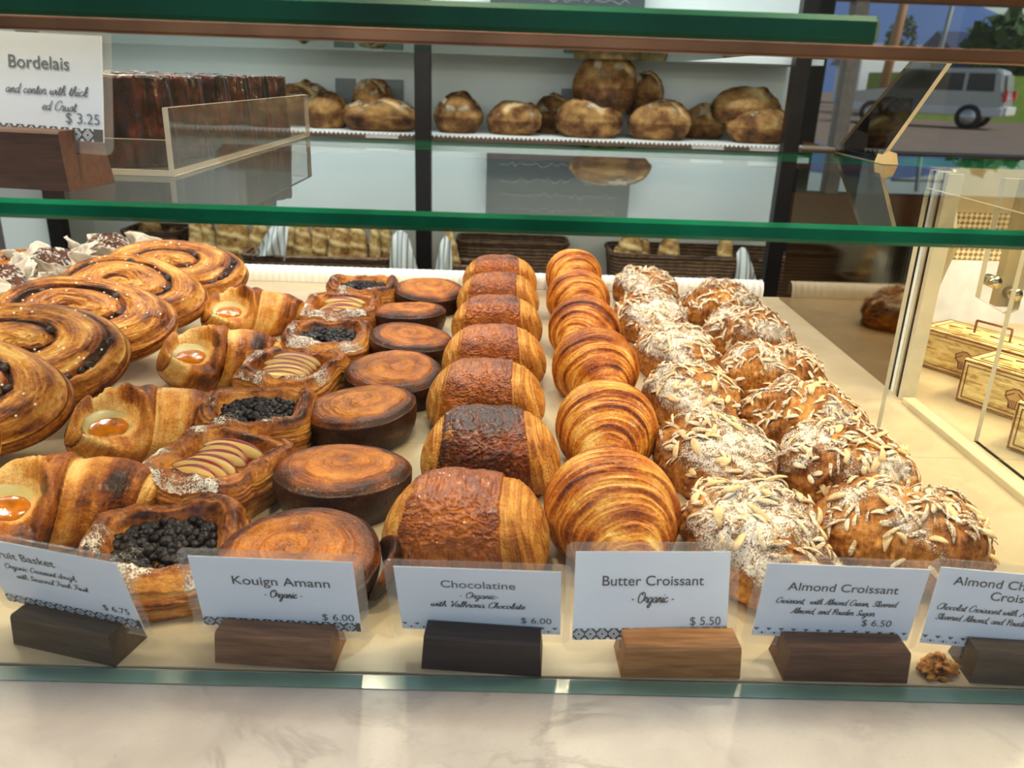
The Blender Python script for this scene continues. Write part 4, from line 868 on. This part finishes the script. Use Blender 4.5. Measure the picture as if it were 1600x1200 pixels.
# ---- raisin rolls, shingled
rsp = [(-46.2, 52.5, 36, 16), (-46.3, 64, 32, 6), (-45.6, 75.5, 30, -3), (-46.2, 87.5, 28, 5), (-46.6, 100, 26, -6), (-45.6, 113, 24, 3)]
rsp += [(-73.0, 121.8, 6, 0), (-76, 110, 6, 30)]
for i, (x, y, tl, rz) in enumerate(rsp):
    me, spots, pearls = rai_m[i % 3]
    r = empty('raisin_roll', (x/100, y/100, .064*math.sin(math.radians(tl))+(.010 if i < 6 else .002)), Euler((math.radians(tl), math.radians(5 if i < 6 else 0), math.radians(rz)))); r.scale = (1.0, 1.0, .95) if i < 6 else (.62, .8, 1)
    link('crust', me, M['raisinroll'], r)
    for p in spots: link('raisin', rsn_m, M['raisin'], r, tuple(p), (rnd.random(), rnd.random(), rnd.random()*6))
    for p in pearls: link('sugar_pearl', prl_m, M['sugar'], r, tuple(p))
    tag(r, ['big oval raisin roll nearest the front glass in the leaning row', 'big oval raisin roll, second from the glass in the leaning row', 'big oval raisin roll, third from the glass in the leaning row', 'big oval raisin roll, fourth from the glass in the leaning row', 'big oval raisin roll, fifth from the glass in the leaning row', 'raisin-studded roll at the back end of the leaning row', 'small spiral roll beyond the paper-wrapped buns, at the back of the deck', 'small spiral roll beyond the paper-wrapped buns, cut by the picture edge'][i], 'raisin roll', 'leaning row of raisin rolls' if i < 6 else 'spiral rolls beyond the paper-wrapped buns')
# ---- chocolate buns in crinkled paper
def bun_paper(seed):
    rs = np.random.RandomState(seed); n, m = 60, 90; th = np.linspace(.02, PI-.02, n)[:, None]; ph = (np.arange(m)*2*PI/m)[None]
    d = st(np.sin(th)*np.cos(ph), np.sin(th)*np.sin(ph), np.cos(th)+0*ph)
    tw = np.sin(np.arctan2(d[..., 1], d[..., 0])*3+d[..., 2]*5+seed)*.10
    rid = vnoise(d*[12, 34, 12]+fbm(d*2, seed)[..., None]*2, seed+1)
    P = d*[.044, .042, .036]*(1+tw+.09*fbm(d*3, seed)+.05*rid)[..., None]+[0, 0, .040]
    sg = np.clip(sm(-.2, .5, d[..., 2])*(.2+.6*sm(-.2, .45, rid+.6*fbm(d*4, seed+3))), 0, .70)
    bun = mesh('bun', P.reshape(-1, 3), gridf(n, m), attrs=dict(bake=np.clip(.5+.5*rid, 0, 1), sugar=sg))
    n2, m2 = 30, 120; t = np.linspace(0, 1, n2)[:, None]; a = (np.arange(m2)*2*PI/m2)[None]
    pk = .5+.5*np.cos(a*5+rs.rand()*6)
    cr = 1.4*fbm(st(np.cos(a)*4, np.sin(a)*4, t*3), seed+5)+.5*np.abs(vnoise(st(np.cos(a)*7, np.sin(a)*7, t*5), seed+8)); rad = .034+.026*t**1.3+.026*cr*t+.004*np.cos(a*10)*t
    H = .058+.016*pk*t+.012*fbm(st(np.cos(a)*2, np.sin(a)*2, 0*t), seed+6)
    Pi = st(rad*np.cos(a), rad*np.sin(a), .001+t*H); Po = st((rad+.0009)*np.cos(a), (rad+.0009)*np.sin(a), .001+t*H)
    F = gridf(n2, m2); cap = [[j, (j+1) % m2, n2*m2+(j+1) % m2, n2*m2+j] for j in range(m2)]; off = (n2-1)*m2
    cap2 = [[off+j, n2*m2+off+j, n2*m2+off+(j+1) % m2, off+(j+1) % m2] for j in range(m2)]
    return bun, mesh('paper_wrap', np.concatenate([Pi.reshape(-1, 3), Po.reshape(-1, 3)]), np.concatenate([F[:, ::-1], F+n2*m2, np.array(cap), np.array(cap2)]))
bp_m = [bun_paper(k) for k in (91, 92)]
for i, (x, y, rz) in enumerate([(-62.2, 89.3, 10), (-63.2, 101.0, 70), (-62.6, 112.6, 140), (-59.6, 123.6, 200)]):
    r = empty('chocolate_bun', (x/100, y/100, 0), (0, 0, math.radians(rz))); r.scale = (.86, .86, 1)
    link('bun', bp_m[i % 2][0], M['chocbun'], r); link('paper_wrap', bp_m[i % 2][1], M['tulip'], r)
    tag(r, ['chocolate bun in crinkled paper, first of its row from the front glass', 'chocolate bun in crinkled paper, second of its row from the front glass', 'sugar-streaked chocolate bun in paper, second of its row from the back', 'chocolate bun in flaring paper by the back lip of the deck'][i], 'chocolate bun', 'chocolate buns in crinkled baking paper')
# ---- almond croissants (two rows)
def almond(name, me, spots, loc, rz, sc, seed, label, group, single):
    rs = np.random.RandomState(seed)
    r = empty(name, loc, (0, 0, math.radians(rz))); r.scale = sc; link('crust', me, M['almond'], r)
    own = 18 if single else 0
    for k in range(own):
        p, nn = spots[k]; V, F = sliver(rs, p, nn, rs.uniform(.015, .021), rs.uniform(.0045, .0065), .0020)
        link('almond_sliver', mesh('almond_sliver', V, F), M['flakelight'], r)
    parts = []
    for p, nn in spots[own:own+(120 if single else 150)]:
        parts.append(sliver(rs, p, nn, rs.uniform(.010, .021), rs.uniform(.0025, .0045), .0011))
    V, F = merge(parts); f = link('almond_flakes', mesh('almond_flakes', V, F, attrs=dict(bake=np.repeat(rs.rand(len(parts)), len(V)//len(parts)), sugar=np.full(len(V), .58))), M['flakedust'], r); f['kind'] = 'stuff'
    tag(r, label, 'almond croissant', group)
for i, (x, y, rz, sc) in enumerate([(17.8, 49.6, 10, 1.06), (18.1, 62.8, 14, .97), (19.2, 76.3, 12, 1.0), (20.2, 90.5, 18, 1.0), (19.6, 105, 5, .97), (21.6, 121, 12, 1.0)]):
    almond('almond_croissant', *alm_m[i % 3], (x/100, y/100, 0), rz, (sc*.98, sc*.95, sc), 200+i, ['almond croissant topped with whole slivers, behind the Almond Croissant card', 'almond croissant with dark fanned layers, second from the Almond Croissant card', 'heavily sugared almond croissant, third from the Almond Croissant card', 'almond croissant, fourth from the Almond Croissant card', 'golden bare-patched almond croissant, fifth from the Almond Croissant card', 'almond croissant at the back lip beside the butter croissants'][i], 'row of almond croissants', i < 3)
for i, (x, y, rz, sc) in enumerate([(28.9, 50.6, 76, 1.02), (28.9, 61.0, 80, 1.0), (28.8, 71.6, 74, 1.0), (29.8, 84.3, 82, 1.0), (31.0, 98.5, 78, 1.0), (31.0, 113, 84, .98)]):
    almond('almond_chocolate_croissant', *alc_m[i % 3], (x/100, y/100, 0), rz, (sc*.98, sc, sc), 300+i, ['almond chocolate croissant behind the card cut by the picture edge', 'layered almond chocolate croissant, second from the cards by the side pane', 'dark-slivered almond chocolate croissant, third from the cards by the pane', 'thickly sugared almond chocolate croissant, fourth from the cards by the pane', 'almond chocolate croissant, fifth from the cards by the divider panel', 'browned almond chocolate croissant at the back lip by the divider panel'][i], 'row of almond chocolate croissants', i < 3)
# ---- broken pieces on the deck
for (px, py, s, lab) in ((.262, .392, .012, 'broken sugared pastry corner lying behind the last two card holders'), (.231, .386, .005, 'small golden crumb on the deck beside the walnut holder')):
    B, F = ball(40, 56); d = 1+.7*fbm(B*2.2, 5)[:, None]+.3*fbm(B*6, 9)[:, None]; V = B*d*[s, s*.7, s*.4]; V[:, 2] = np.maximum(V[:, 2], -s*.2)+s*.2
    tag(link('pastry_crumb', mesh('pastry_crumb', V, F, attrs=dict(bake=.5+.8*fbm(B*3, 3), sugar=.45*sm(-.2, .3, fbm(B*2, 8)))), M['almond'], None, (px, py, 0), (0, 0, .5)), lab, 'crumb')
# ================================================================== CANELES ON THE MIDDLE SHELF
def canele_me(seed, R=.0265, H=.056):
    n, m = 60, 144; rs = np.random.RandomState(seed)
    t = np.concatenate([np.linspace(.02, 1, 14), np.ones(n-20), np.linspace(1, .05, 6)])[:, None]; zz = np.concatenate([np.ones(14), np.linspace(1, 0, n-20), np.zeros(6)])[:, None]
    a = (np.arange(m)*2*PI/m)[None]; fl = .5+.5*np.abs(np.cos(a*6))
    prof = R*(.86+.14*(1-zz))
    r = t*prof*(1-.10*(1-fl)*sm(.5, 1, t)*(zz > .02)); r = r*(1+.04*fbm(st(np.cos(a)*3, np.sin(a)*3, zz*4), seed))
    z = H*(zz-.14*(1-t)**2*(zz > .9)-.13*sm(.6, 1, t)**2*(zz > .99))*(1+.02*fbm(st(np.cos(a)*3, np.sin(a)*3, zz*2), seed+2))
    b = .55+.5*fbm(st(np.cos(a)*3, np.sin(a)*3, zz*5), seed+1)+.15*(1-fl)
    return mesh('canele', st(r*np.cos(a), r*np.sin(a), z).reshape(-1, 3), gridf(n, m), attrs=dict(bake=np.clip(b, 0, 1), sugar=0*b))
can_m = [canele_me(k) for k in (5, 6, 7)]
tr = empty('acrylic_tray', (-.31, .71, .254)); tag(tr, 'clear acrylic tray holding the dark fluted caneles', 'tray')
for nm, lo, hi, ax_ in (('base', (-.10, -.185, .0002), (.10, .185, .0035), 2), ('side_wall', (.1, -.185, .0002), (.1035, .185, .041), 0), ('side_wall', (-.1035, -.185, .0002), (-.1, .185, .041), 0), ('front_wall', (-.1, -.185, .0036), (.1, -.1815, .022), 1), ('back_wall', (-.1, .1815, .0036), (.1, .185, .041), 1)):
    pane(nm, lo, hi, M['acrylic'], M['trayedge'], ax_, tr)
for j, x in enumerate((-.2415, -.2985, -.3555)):
    for k in range(6):
        o = link('canele', can_m[(j+k) % 3], M['canele'], None, (x, .5585+.0585*k, .2577), (0, 0, (j*7+k)*.4))
        tag(o, 'dark fluted canele, %s from the front in the %s of the acrylic tray' % (['first', 'second', 'third', 'fourth', 'fifth', 'last'][k], ['visible outer row', 'middle row', 'far inner row'][j]), 'canele', 'caneles in the acrylic tray')
# ================================================================== CARDS AND HOLDERS
def lettering(parent, txt, x, y, size, mm='ink', shear=0, align='CENTER', z=.00055, sx=1.0, bold=0):
    c = bpy.data.curves.new('lettering', 'FONT'); c.body = txt; c.size = size; c.align_x = align; c.shear = shear; c.extrude = .00002; c.offset = bold; c.fill_mode = 'FRONT'
    tmp = bpy.data.objects.new('tmp', c); me = bpy.data.meshes.new_from_object(tmp); bpy.data.objects.remove(tmp); me.name = 'lettering'; me.materials.clear()
    o = link('lettering', me, M[mm], parent, (x, y, z)); o.scale = (sx, 1, 1); return o
GLY = {  # joined-up hand: strokes on a grid, x-height 1, capitals 2; then the advance
'a': ([[(.75, .85), (.45, 1), (.1, .7), (.1, .25), (.35, 0), (.65, .25), (.75, .95), (.75, .2), (.92, 0), (1.1, .25)]], 1.05),
'c': ([[(.72, .8), (.5, 1), (.15, .75), (.1, .3), (.4, 0), (.9, .3)]], .85),
'd': ([[(.75, .85), (.45, 1), (.1, .7), (.1, .25), (.35, 0), (.65, .25), (.78, .9), (.9, 2), (.78, .9), (.75, .2), (.92, 0), (1.1, .25)]], 1.05),
'e': ([[(.0, .3), (.5, .5), (.7, .8), (.45, 1), (.15, .7), (.15, .25), (.45, 0), (.9, .3)]], .85),
'f': ([[(.05, .2), (.4, .9), (.65, 1.8), (.45, 2), (.35, 1.5), (.3, 0), (.25, -.8), (.4, -1), (.5, -.6), (.4, 0), (.8, .3)]], .75),
'g': ([[(.75, .85), (.45, 1), (.1, .7), (.1, .25), (.35, 0), (.65, .25), (.75, .95), (.72, -.4), (.45, -1), (.15, -.75), (.5, -.2), (1.1, .25)]], 1.05),
'h': ([[(.0, .25), (.45, 1.2), (.55, 1.9), (.35, 1.9), (.25, 1.2), (.2, 0)], [(.2, .4), (.5, .95), (.75, .8), (.75, .2), (.9, 0), (1.1, .25)]], 1.05),
'i': ([[(.0, .25), (.25, .95), (.22, .2), (.4, 0), (.6, .25)], [(.28, 1.38), (.34, 1.5)]], .55),
'k': ([[(.0, .25), (.45, 1.2), (.55, 1.9), (.35, 1.9), (.25, 1.2), (.2, 0)], [(.2, .5), (.55, 1), (.7, .8), (.3, .5), (.7, 0), (.95, .25)]], .92),
'l': ([[(.0, .25), (.45, 1.3), (.5, 1.95), (.3, 1.9), (.22, 1), (.22, .2), (.4, 0), (.6, .25)]], .55),
'm': ([[(.0, .25), (.2, .95), (.2, 0)], [(.2, .5), (.45, 1), (.6, .8), (.6, 0)], [(.6, .5), (.85, 1), (1.0, .8), (1.0, .2), (1.2, 0), (1.4, .25)]], 1.35),
'n': ([[(.0, .25), (.2, .95), (.2, 0)], [(.2, .5), (.5, 1), (.68, .8), (.68, .2), (.85, 0), (1.05, .25)]], 1.0),
'o': ([[(.5, 1), (.15, .75), (.1, .3), (.4, 0), (.75, .3), (.75, .75), (.5, 1), (.7, .78), (1.0, .75)]], .92),
'r': ([[(.0, .25), (.2, 1.1), (.3, .92), (.6, .95), (.55, .2), (.72, 0), (.9, .25)]], .85),
's': ([[(.0, .2), (.4, 1.05), (.6, .6), (.58, .15), (.3, 0), (.1, .15)], [(.5, .05), (.8, .25)]], .75),
't': ([[(.0, .25), (.35, 1.7), (.28, .2), (.45, 0), (.7, .25)], [(.08, 1.15), (.6, 1.2)]], .62),
'u': ([[(.0, .25), (.18, .95), (.15, .25), (.4, 0), (.7, .3), (.75, .95), (.75, .2), (.9, 0), (1.1, .25)]], 1.05),
'v': ([[(.0, .7), (.2, .95), (.3, .3), (.45, 0), (.75, .5), (.7, 1), (1.0, .8)]], .92),
'w': ([[(.0, .25), (.18, .95), (.15, .25), (.35, 0), (.6, .3), (.65, .9), (.62, .25), (.85, 0), (1.1, .5), (1.05, 1), (1.3, .8)]], 1.2),
'O': ([[(.9, 2), (.3, 1.7), (.1, .9), (.35, .1), (.9, 0), (1.4, .7), (1.4, 1.5), (1.0, 2), (.7, 1.75), (.9, 1.4)]], 1.6),
'C': ([[(1.2, 1.6), (1.1, 2), (.6, 1.9), (.15, 1.1), (.25, .25), (.7, 0), (1.3, .35)]], 1.25),
'S': ([[(.05, .3), (.5, 0), (.85, .4), (.6, .9), (.4, 1.4), (.7, 1.95), (1.0, 1.7), (.9, 1.4)]], 1.1),
'F': ([[(.1, 1.6), (.3, 1.95), (1.4, 1.95)], [(.8, 1.95), (.65, .6), (.35, 0), (.05, .2)], [(.4, 1.05), (1.05, 1.1)]], 1.15),
'V': ([[(.0, 1.6), (.25, 2), (.45, 1.4), (.55, 0), (.95, 1.0), (1.3, 1.95), (1.5, 1.8)]], 1.2),
'A': ([[(.0, .1), (.2, 0), (.6, .8), (1.05, 2), (1.05, .3), (1.2, 0), (1.4, .25)], [(.4, .7), (1.05, .75)]], 1.35),
'P': ([[(.5, 1.7), (.4, 0)], [(.1, 1.4), (.4, 1.95), (1.0, 1.9), (1.15, 1.4), (.8, 1.0), (.5, 1.0)]], 1.15),
'-': ([[(.1, .6), (.6, .6)]], .8), ',': ([[(.2, .12), (.1, -.3)]], .5), '.': ([[(.15, 0), (.2, .1)]], .45), ' ': ([], .7)}
def script(parent, txt, x, y, u, width, mm='ink', z=.00058, slant=.28):
    total = sum(GLY[c][1] for c in txt); ux = width/total; cx = x-width/2; parts = []
    for ch in txt:
        for pl in GLY[ch][0]:
            p = np.array(pl, float); n = len(p)
            m_ = n
            if n > 2:   # smooth through the points
                e = np.vstack([2*p[0]-p[1], p, 2*p[-1]-p[-2]]); q = []
                for k in range(n-1):
                    a, b, c, d = e[k:k+4]
                    for t_ in np.linspace(0, 1, 6)[:-1]: q.append(.5*(2*b+(c-a)*t_+(2*a-5*b+4*c-d)*t_**2+(3*b-a-3*c+d)*t_**3))
                p = np.array(q+[p[-1]])
            X = np.c_[cx+ux*(p[:, 0]+slant*p[:, 1]), y+u*p[:, 1]]; d = np.gradient(X, axis=0); d /= np.maximum(1e-9, np.linalg.norm(d, axis=1, keepdims=True))
            hw = u*((.075 if m_ > 2 else .12)+.065*np.abs(d[:, 1:2])); nn = np.c_[-d[:, 1], d[:, 0]]*hw; m = len(X)
            V = np.concatenate([np.c_[X+nn, np.full(m, z)], np.c_[X-nn, np.full(m, z)]]); parts.append((V, [[k, m+k, m+k+1, k+1] for k in range(m-1)]))
        cx += ux*GLY[ch][1]
    V, F = merge(parts); return link('lettering', mesh('lettering', V, F, False), M[mm], parent)
def diamonds(parent, x0, x1, y0, y1, dark):
    """Tile band: stepped diamonds with a dark core, over a strip."""
    parts, base = [], []
    w = x1-x0; h = y1-y0; u = h*(1.05 if dark else .62); k = int(w/u)
    q = lambda pts, z: (np.array([(a, b, z) for a, b in pts]), [[0, 1, 2, 3]])
    if dark:
        base.append(q([(x0, y0), (x1, y0), (x1, y1), (x0, y1)], .0005))
        lite = []
        for i in range(k):
            cx, cy = x0+u*(i+.5), (y0+y1)/2
            for r, rin in ((.47, .37), (.27, .17)):
                for a in range(4):
                    c = [(math.cos(t), math.sin(t)) for t in (a*PI/2, (a+1)*PI/2)]
                    lite.append(q([(cx+c[0][0]*h*r, cy+c[0][1]*h*r), (cx+c[1][0]*h*r, cy+c[1][1]*h*r), (cx+c[1][0]*h*rin, cy+c[1][1]*h*rin), (cx+c[0][0]*h*rin, cy+c[0][1]*h*rin)], .0006))
            for sx in (-1, 1):
                for sy in (-1, 1):
                    px, py = cx+sx*u*.5, cy+sy*h*.5
                    lite.append(q([(px, py), (px-sx*h*.20, py), (px-sx*h*.14, py-sy*h*.14), (px, py-sy*h*.20)], .0006))
        V, F = merge(lite); link('band_pattern', mesh('band_pattern', V, F, False), M['paper'], parent)
        V, F = merge(base); link('band_strip', mesh('band_strip', V, F, False), M['ink'], parent)
    else:
        for i in range(k):
            cx = x0+u*(i+.5); cy = y0+h*.38
            if i % 2 == 0: parts.append(q([(cx-u*.5, y1), (cx, y1-h*.34), (cx, y1-h*.34), (cx+u*.5, y1)], .0005))
            else: parts.append(q([(cx-h*.17, cy), (cx, cy-h*.17), (cx+h*.17, cy), (cx, cy+h*.17)], .0005))
            for s in (-1, 1): parts.append(q([(cx+s*u*.5, cy+h*.10), (cx+s*u*.5+h*.05, cy), (cx+s*u*.5, cy-h*.10), (cx+s*u*.5-h*.05, cy)], .0005))
        V, F = merge(parts); link('band_pattern', mesh('band_pattern', V, F, False), M['greyink'], parent)
def rounded(w, h, r, z0, z1, y0=0):
    pts = []
    for cx, cy, a0 in ((w/2-r, y0+r, -PI/2), (w/2-r, y0+h-r, 0), (-w/2+r, y0+h-r, PI/2), (-w/2+r, y0+r, PI)):
        for k in range(6): a = a0+k*PI/10; pts.append((cx+r*math.cos(a), cy+r*math.sin(a), z0))
    return pts, (0, 0, z1-z0)
def card(name_label, pose, lines, dark_band, band=True, w=.104, h=.064):
    x, y, z, rz, tl, ro = pose
    r = empty('price_card'); r.matrix_world = Matrix.Translation((x, y, z)) @ Matrix((nrz(rz) @ nrx(PI/2-tl) @ nrz(ro)).tolist()).to_4x4()
    pts, vec = rounded(w, h, .0045, -.0005, .0009); polymesh('laminate', pts, vec, M['laminate'], r, M['laminate'])
    box('paper', (-w/2+.0055, .0065, -.0003), (w/2-.0055, h-.0055, .0003), M['paper'], r)
    if band: diamonds(r, -w/2+.0056, w/2-.0056, .0066, .0132 if dark_band else .0125, dark_band)
    for L in lines:
        if L[5] is None: script(r, *L[:5], mm=L[6])
        else: lettering(r, *L[:5], **L[5])
    tag(r, name_label, 'price card', 'laminated price cards'); return r
SC = dict(shear=.32, sx=.86, bold=.00004); HD = dict(sx=1.08, bold=.00006)
PR = dict(align='RIGHT', sx=1.08)
def L(t, x, y, s, d=SC, m='ink'): return (t, x, y, s, m, d)
def K(t, x, y, u, w, m='ink'): return (t, x, y, u, w, None, m)
card('laminated Fruit Basket price card turned away at an angle, $ 6.75', (-.243, .4016, .0125, -.2588, -.24, .0079), [L('Fruit Basket', -.018, .0455, .0080, HD), K('Organic Croissant dough,', -.010, .0372, .0021, .049), K('with Seasonal Fresh Fruit.', -.005, .0298, .0021, .049), L('$ 6.75', .042, .0168, .0066, PR)], True)
card('laminated Kouign Amann price card, $ 6.00', (-.1221, .3985, .0082, -.0656, -.15, .0291), [L('Kouign Amann', .004, .0395, .0088, HD), K('- Organic -', .004, .0305, .0028, .0225), L('$ 6.00', .0435, .0146, .0070, PR)], True)
card('laminated Chocolatine price card in the darkest holder, $ 6.00', (-.0065, .4000, .0086, -.0673, -.24, .041), [L('Chocolatine', 0, .0435, .0080, HD, 'greyink'), K('- Organic-', 0, .0352, .0025, .0225, 'greyink'), K('with Valhrona Chocolate', -.001, .0275, .0024, .054), L('$ 6.00', .0415, .0158, .0066, PR)], False)
card('laminated Butter Croissant price card standing tallest, $ 5.50', (.0924, .3950, .0076, .1151, .29, -.0376), [L('Butter Croissant', 0, .0385, .0084, HD), K('- Organic -', 0, .0283, .0031, .0262), L('$ 5.50', .0425, .0146, .0071, PR)], True)
card('laminated Almond Croissant price card, $ 6.50', (.1987, .4000, .0094, .0063, -.08, -.022), [L('Almond Croissant', 0, .0405, .0080, HD), K('Croissant,  with Almond Cream, Slivered', -.002, .0310, .0021, .0705), K('Almond, and Powder Sugar.', -.002, .0240, .0021, .0500), L('$ 6.50', .034, .0166, .0066, PR)], False)
card('laminated Almond Chocolate Croissant price card cut by the picture edge', (.2995, .3970, .0055, -.0663, .012, -.0327), [L('Almond Chocolate', -.004, .0480, .0080, HD), L('Croissant', .002, .0398, .0080, HD), K('Chocolat Croissant with Almond', -.012, .0308, .0021, .0620), K('Slivered Almond, and Powder Sugar', -.009, .0240, .0021, .0660)], False)
card('laminated Bordelais price card standing on the middle glass shelf, $ 3.25', (-.2640, .4680, .2735, -.205, .15, -.0175), [L('Bordelais', .010, .0425, .0094, HD, 'greyink'), K('and center with thick', .014, .0295, .0025, .050, 'greyink'), K('ed Crust.', .022, .0215, .0025, .022, 'greyink'), L('$ 3.25', .0465, .0155, .0078, PR, 'greyink')], True, w=.107, h=.066)
def holder(x, yf, rz, mm, label, tl, cy, cz, w=.069, d=.028, H=.0205, z=0, slant=.0):
    """Wooden block whose slot follows the card's tilt; profile in the local y-z plane, extruded along x."""
    s0 = cy-yf; g = .0014; zt = lambda zz: s0+math.tan(tl)*(zz-cz); zb = max(.002, cz-.0012)
    prof = [(0, 0), (slant, H-.0015), (slant+.0012, H), (zt(H)-g, H), (zt(zb)-g, zb), (zt(zb)+g, zb), (zt(H-.006)+g, H-.006), (max(d-.004, zt(H)+g+.002), H-.006), (max(d, zt(H)+g+.004), 0)]
    n = len(prof); V = [(-w/2+(.0015 if b > .001 else 0), a, b) for a, b in prof]+[(w/2-(.0015 if b > .001 else 0), a, b) for a, b in prof]
    F = [list(range(n)), list(range(n, 2*n))[::-1]]+[[i, n+i, n+(i+1) % n, (i+1) % n] for i in range(n)]
    me = mesh('block', V, F, False); bm = bmesh.new(); bm.from_mesh(me); bmesh.ops.recalc_face_normals(bm, faces=bm.faces)
    bmesh.ops.triangulate(bm, faces=[f for f in bm.faces if len(f.verts) > 4]); bm.to_mesh(me); bm.free()
    o = link('card_holder', me, M[mm], None, (x, yf, z), (0, 0, rz)); tag(o, label, 'card holder', 'wooden card holders'); return o
holder(-.2460, .3865, -.2588, 'walnutgrey', 'grey-brown wooden holder under the Fruit Basket card', -.24, .4016+.0005, .0125)
holder(-.1240, .3812, -.0656, 'brownwood', 'mid-brown wooden holder under the Kouign Amann card', -.15, .3985, .0082)
holder(-.0060, .3803, -.0673, 'espresso', 'near-black wooden holder under the Chocolatine card', -.24, .4000, .0086, H=.0225)
holder(.1085, .3800, .03, 'oak', 'golden oak holder under the Butter Croissant card', .29, .3965, .0076)
holder(.2035, .3800, .0063, 'walnut', 'knotted walnut holder under the Almond Croissant card', -.08, .4000, .0094, w=.072)
holder(.3110, .3800, -.0500, 'walnutgrey', 'dark wooden holder cut by the picture edge', .012, .3965, .0055)
holder(-.2760, .4545, -.14, 'umber', 'reddish walnut holder on the middle glass shelf', .15, .4680+.001, .2735-.2541, w=.085, H=.031, d=.042, z=.2541)
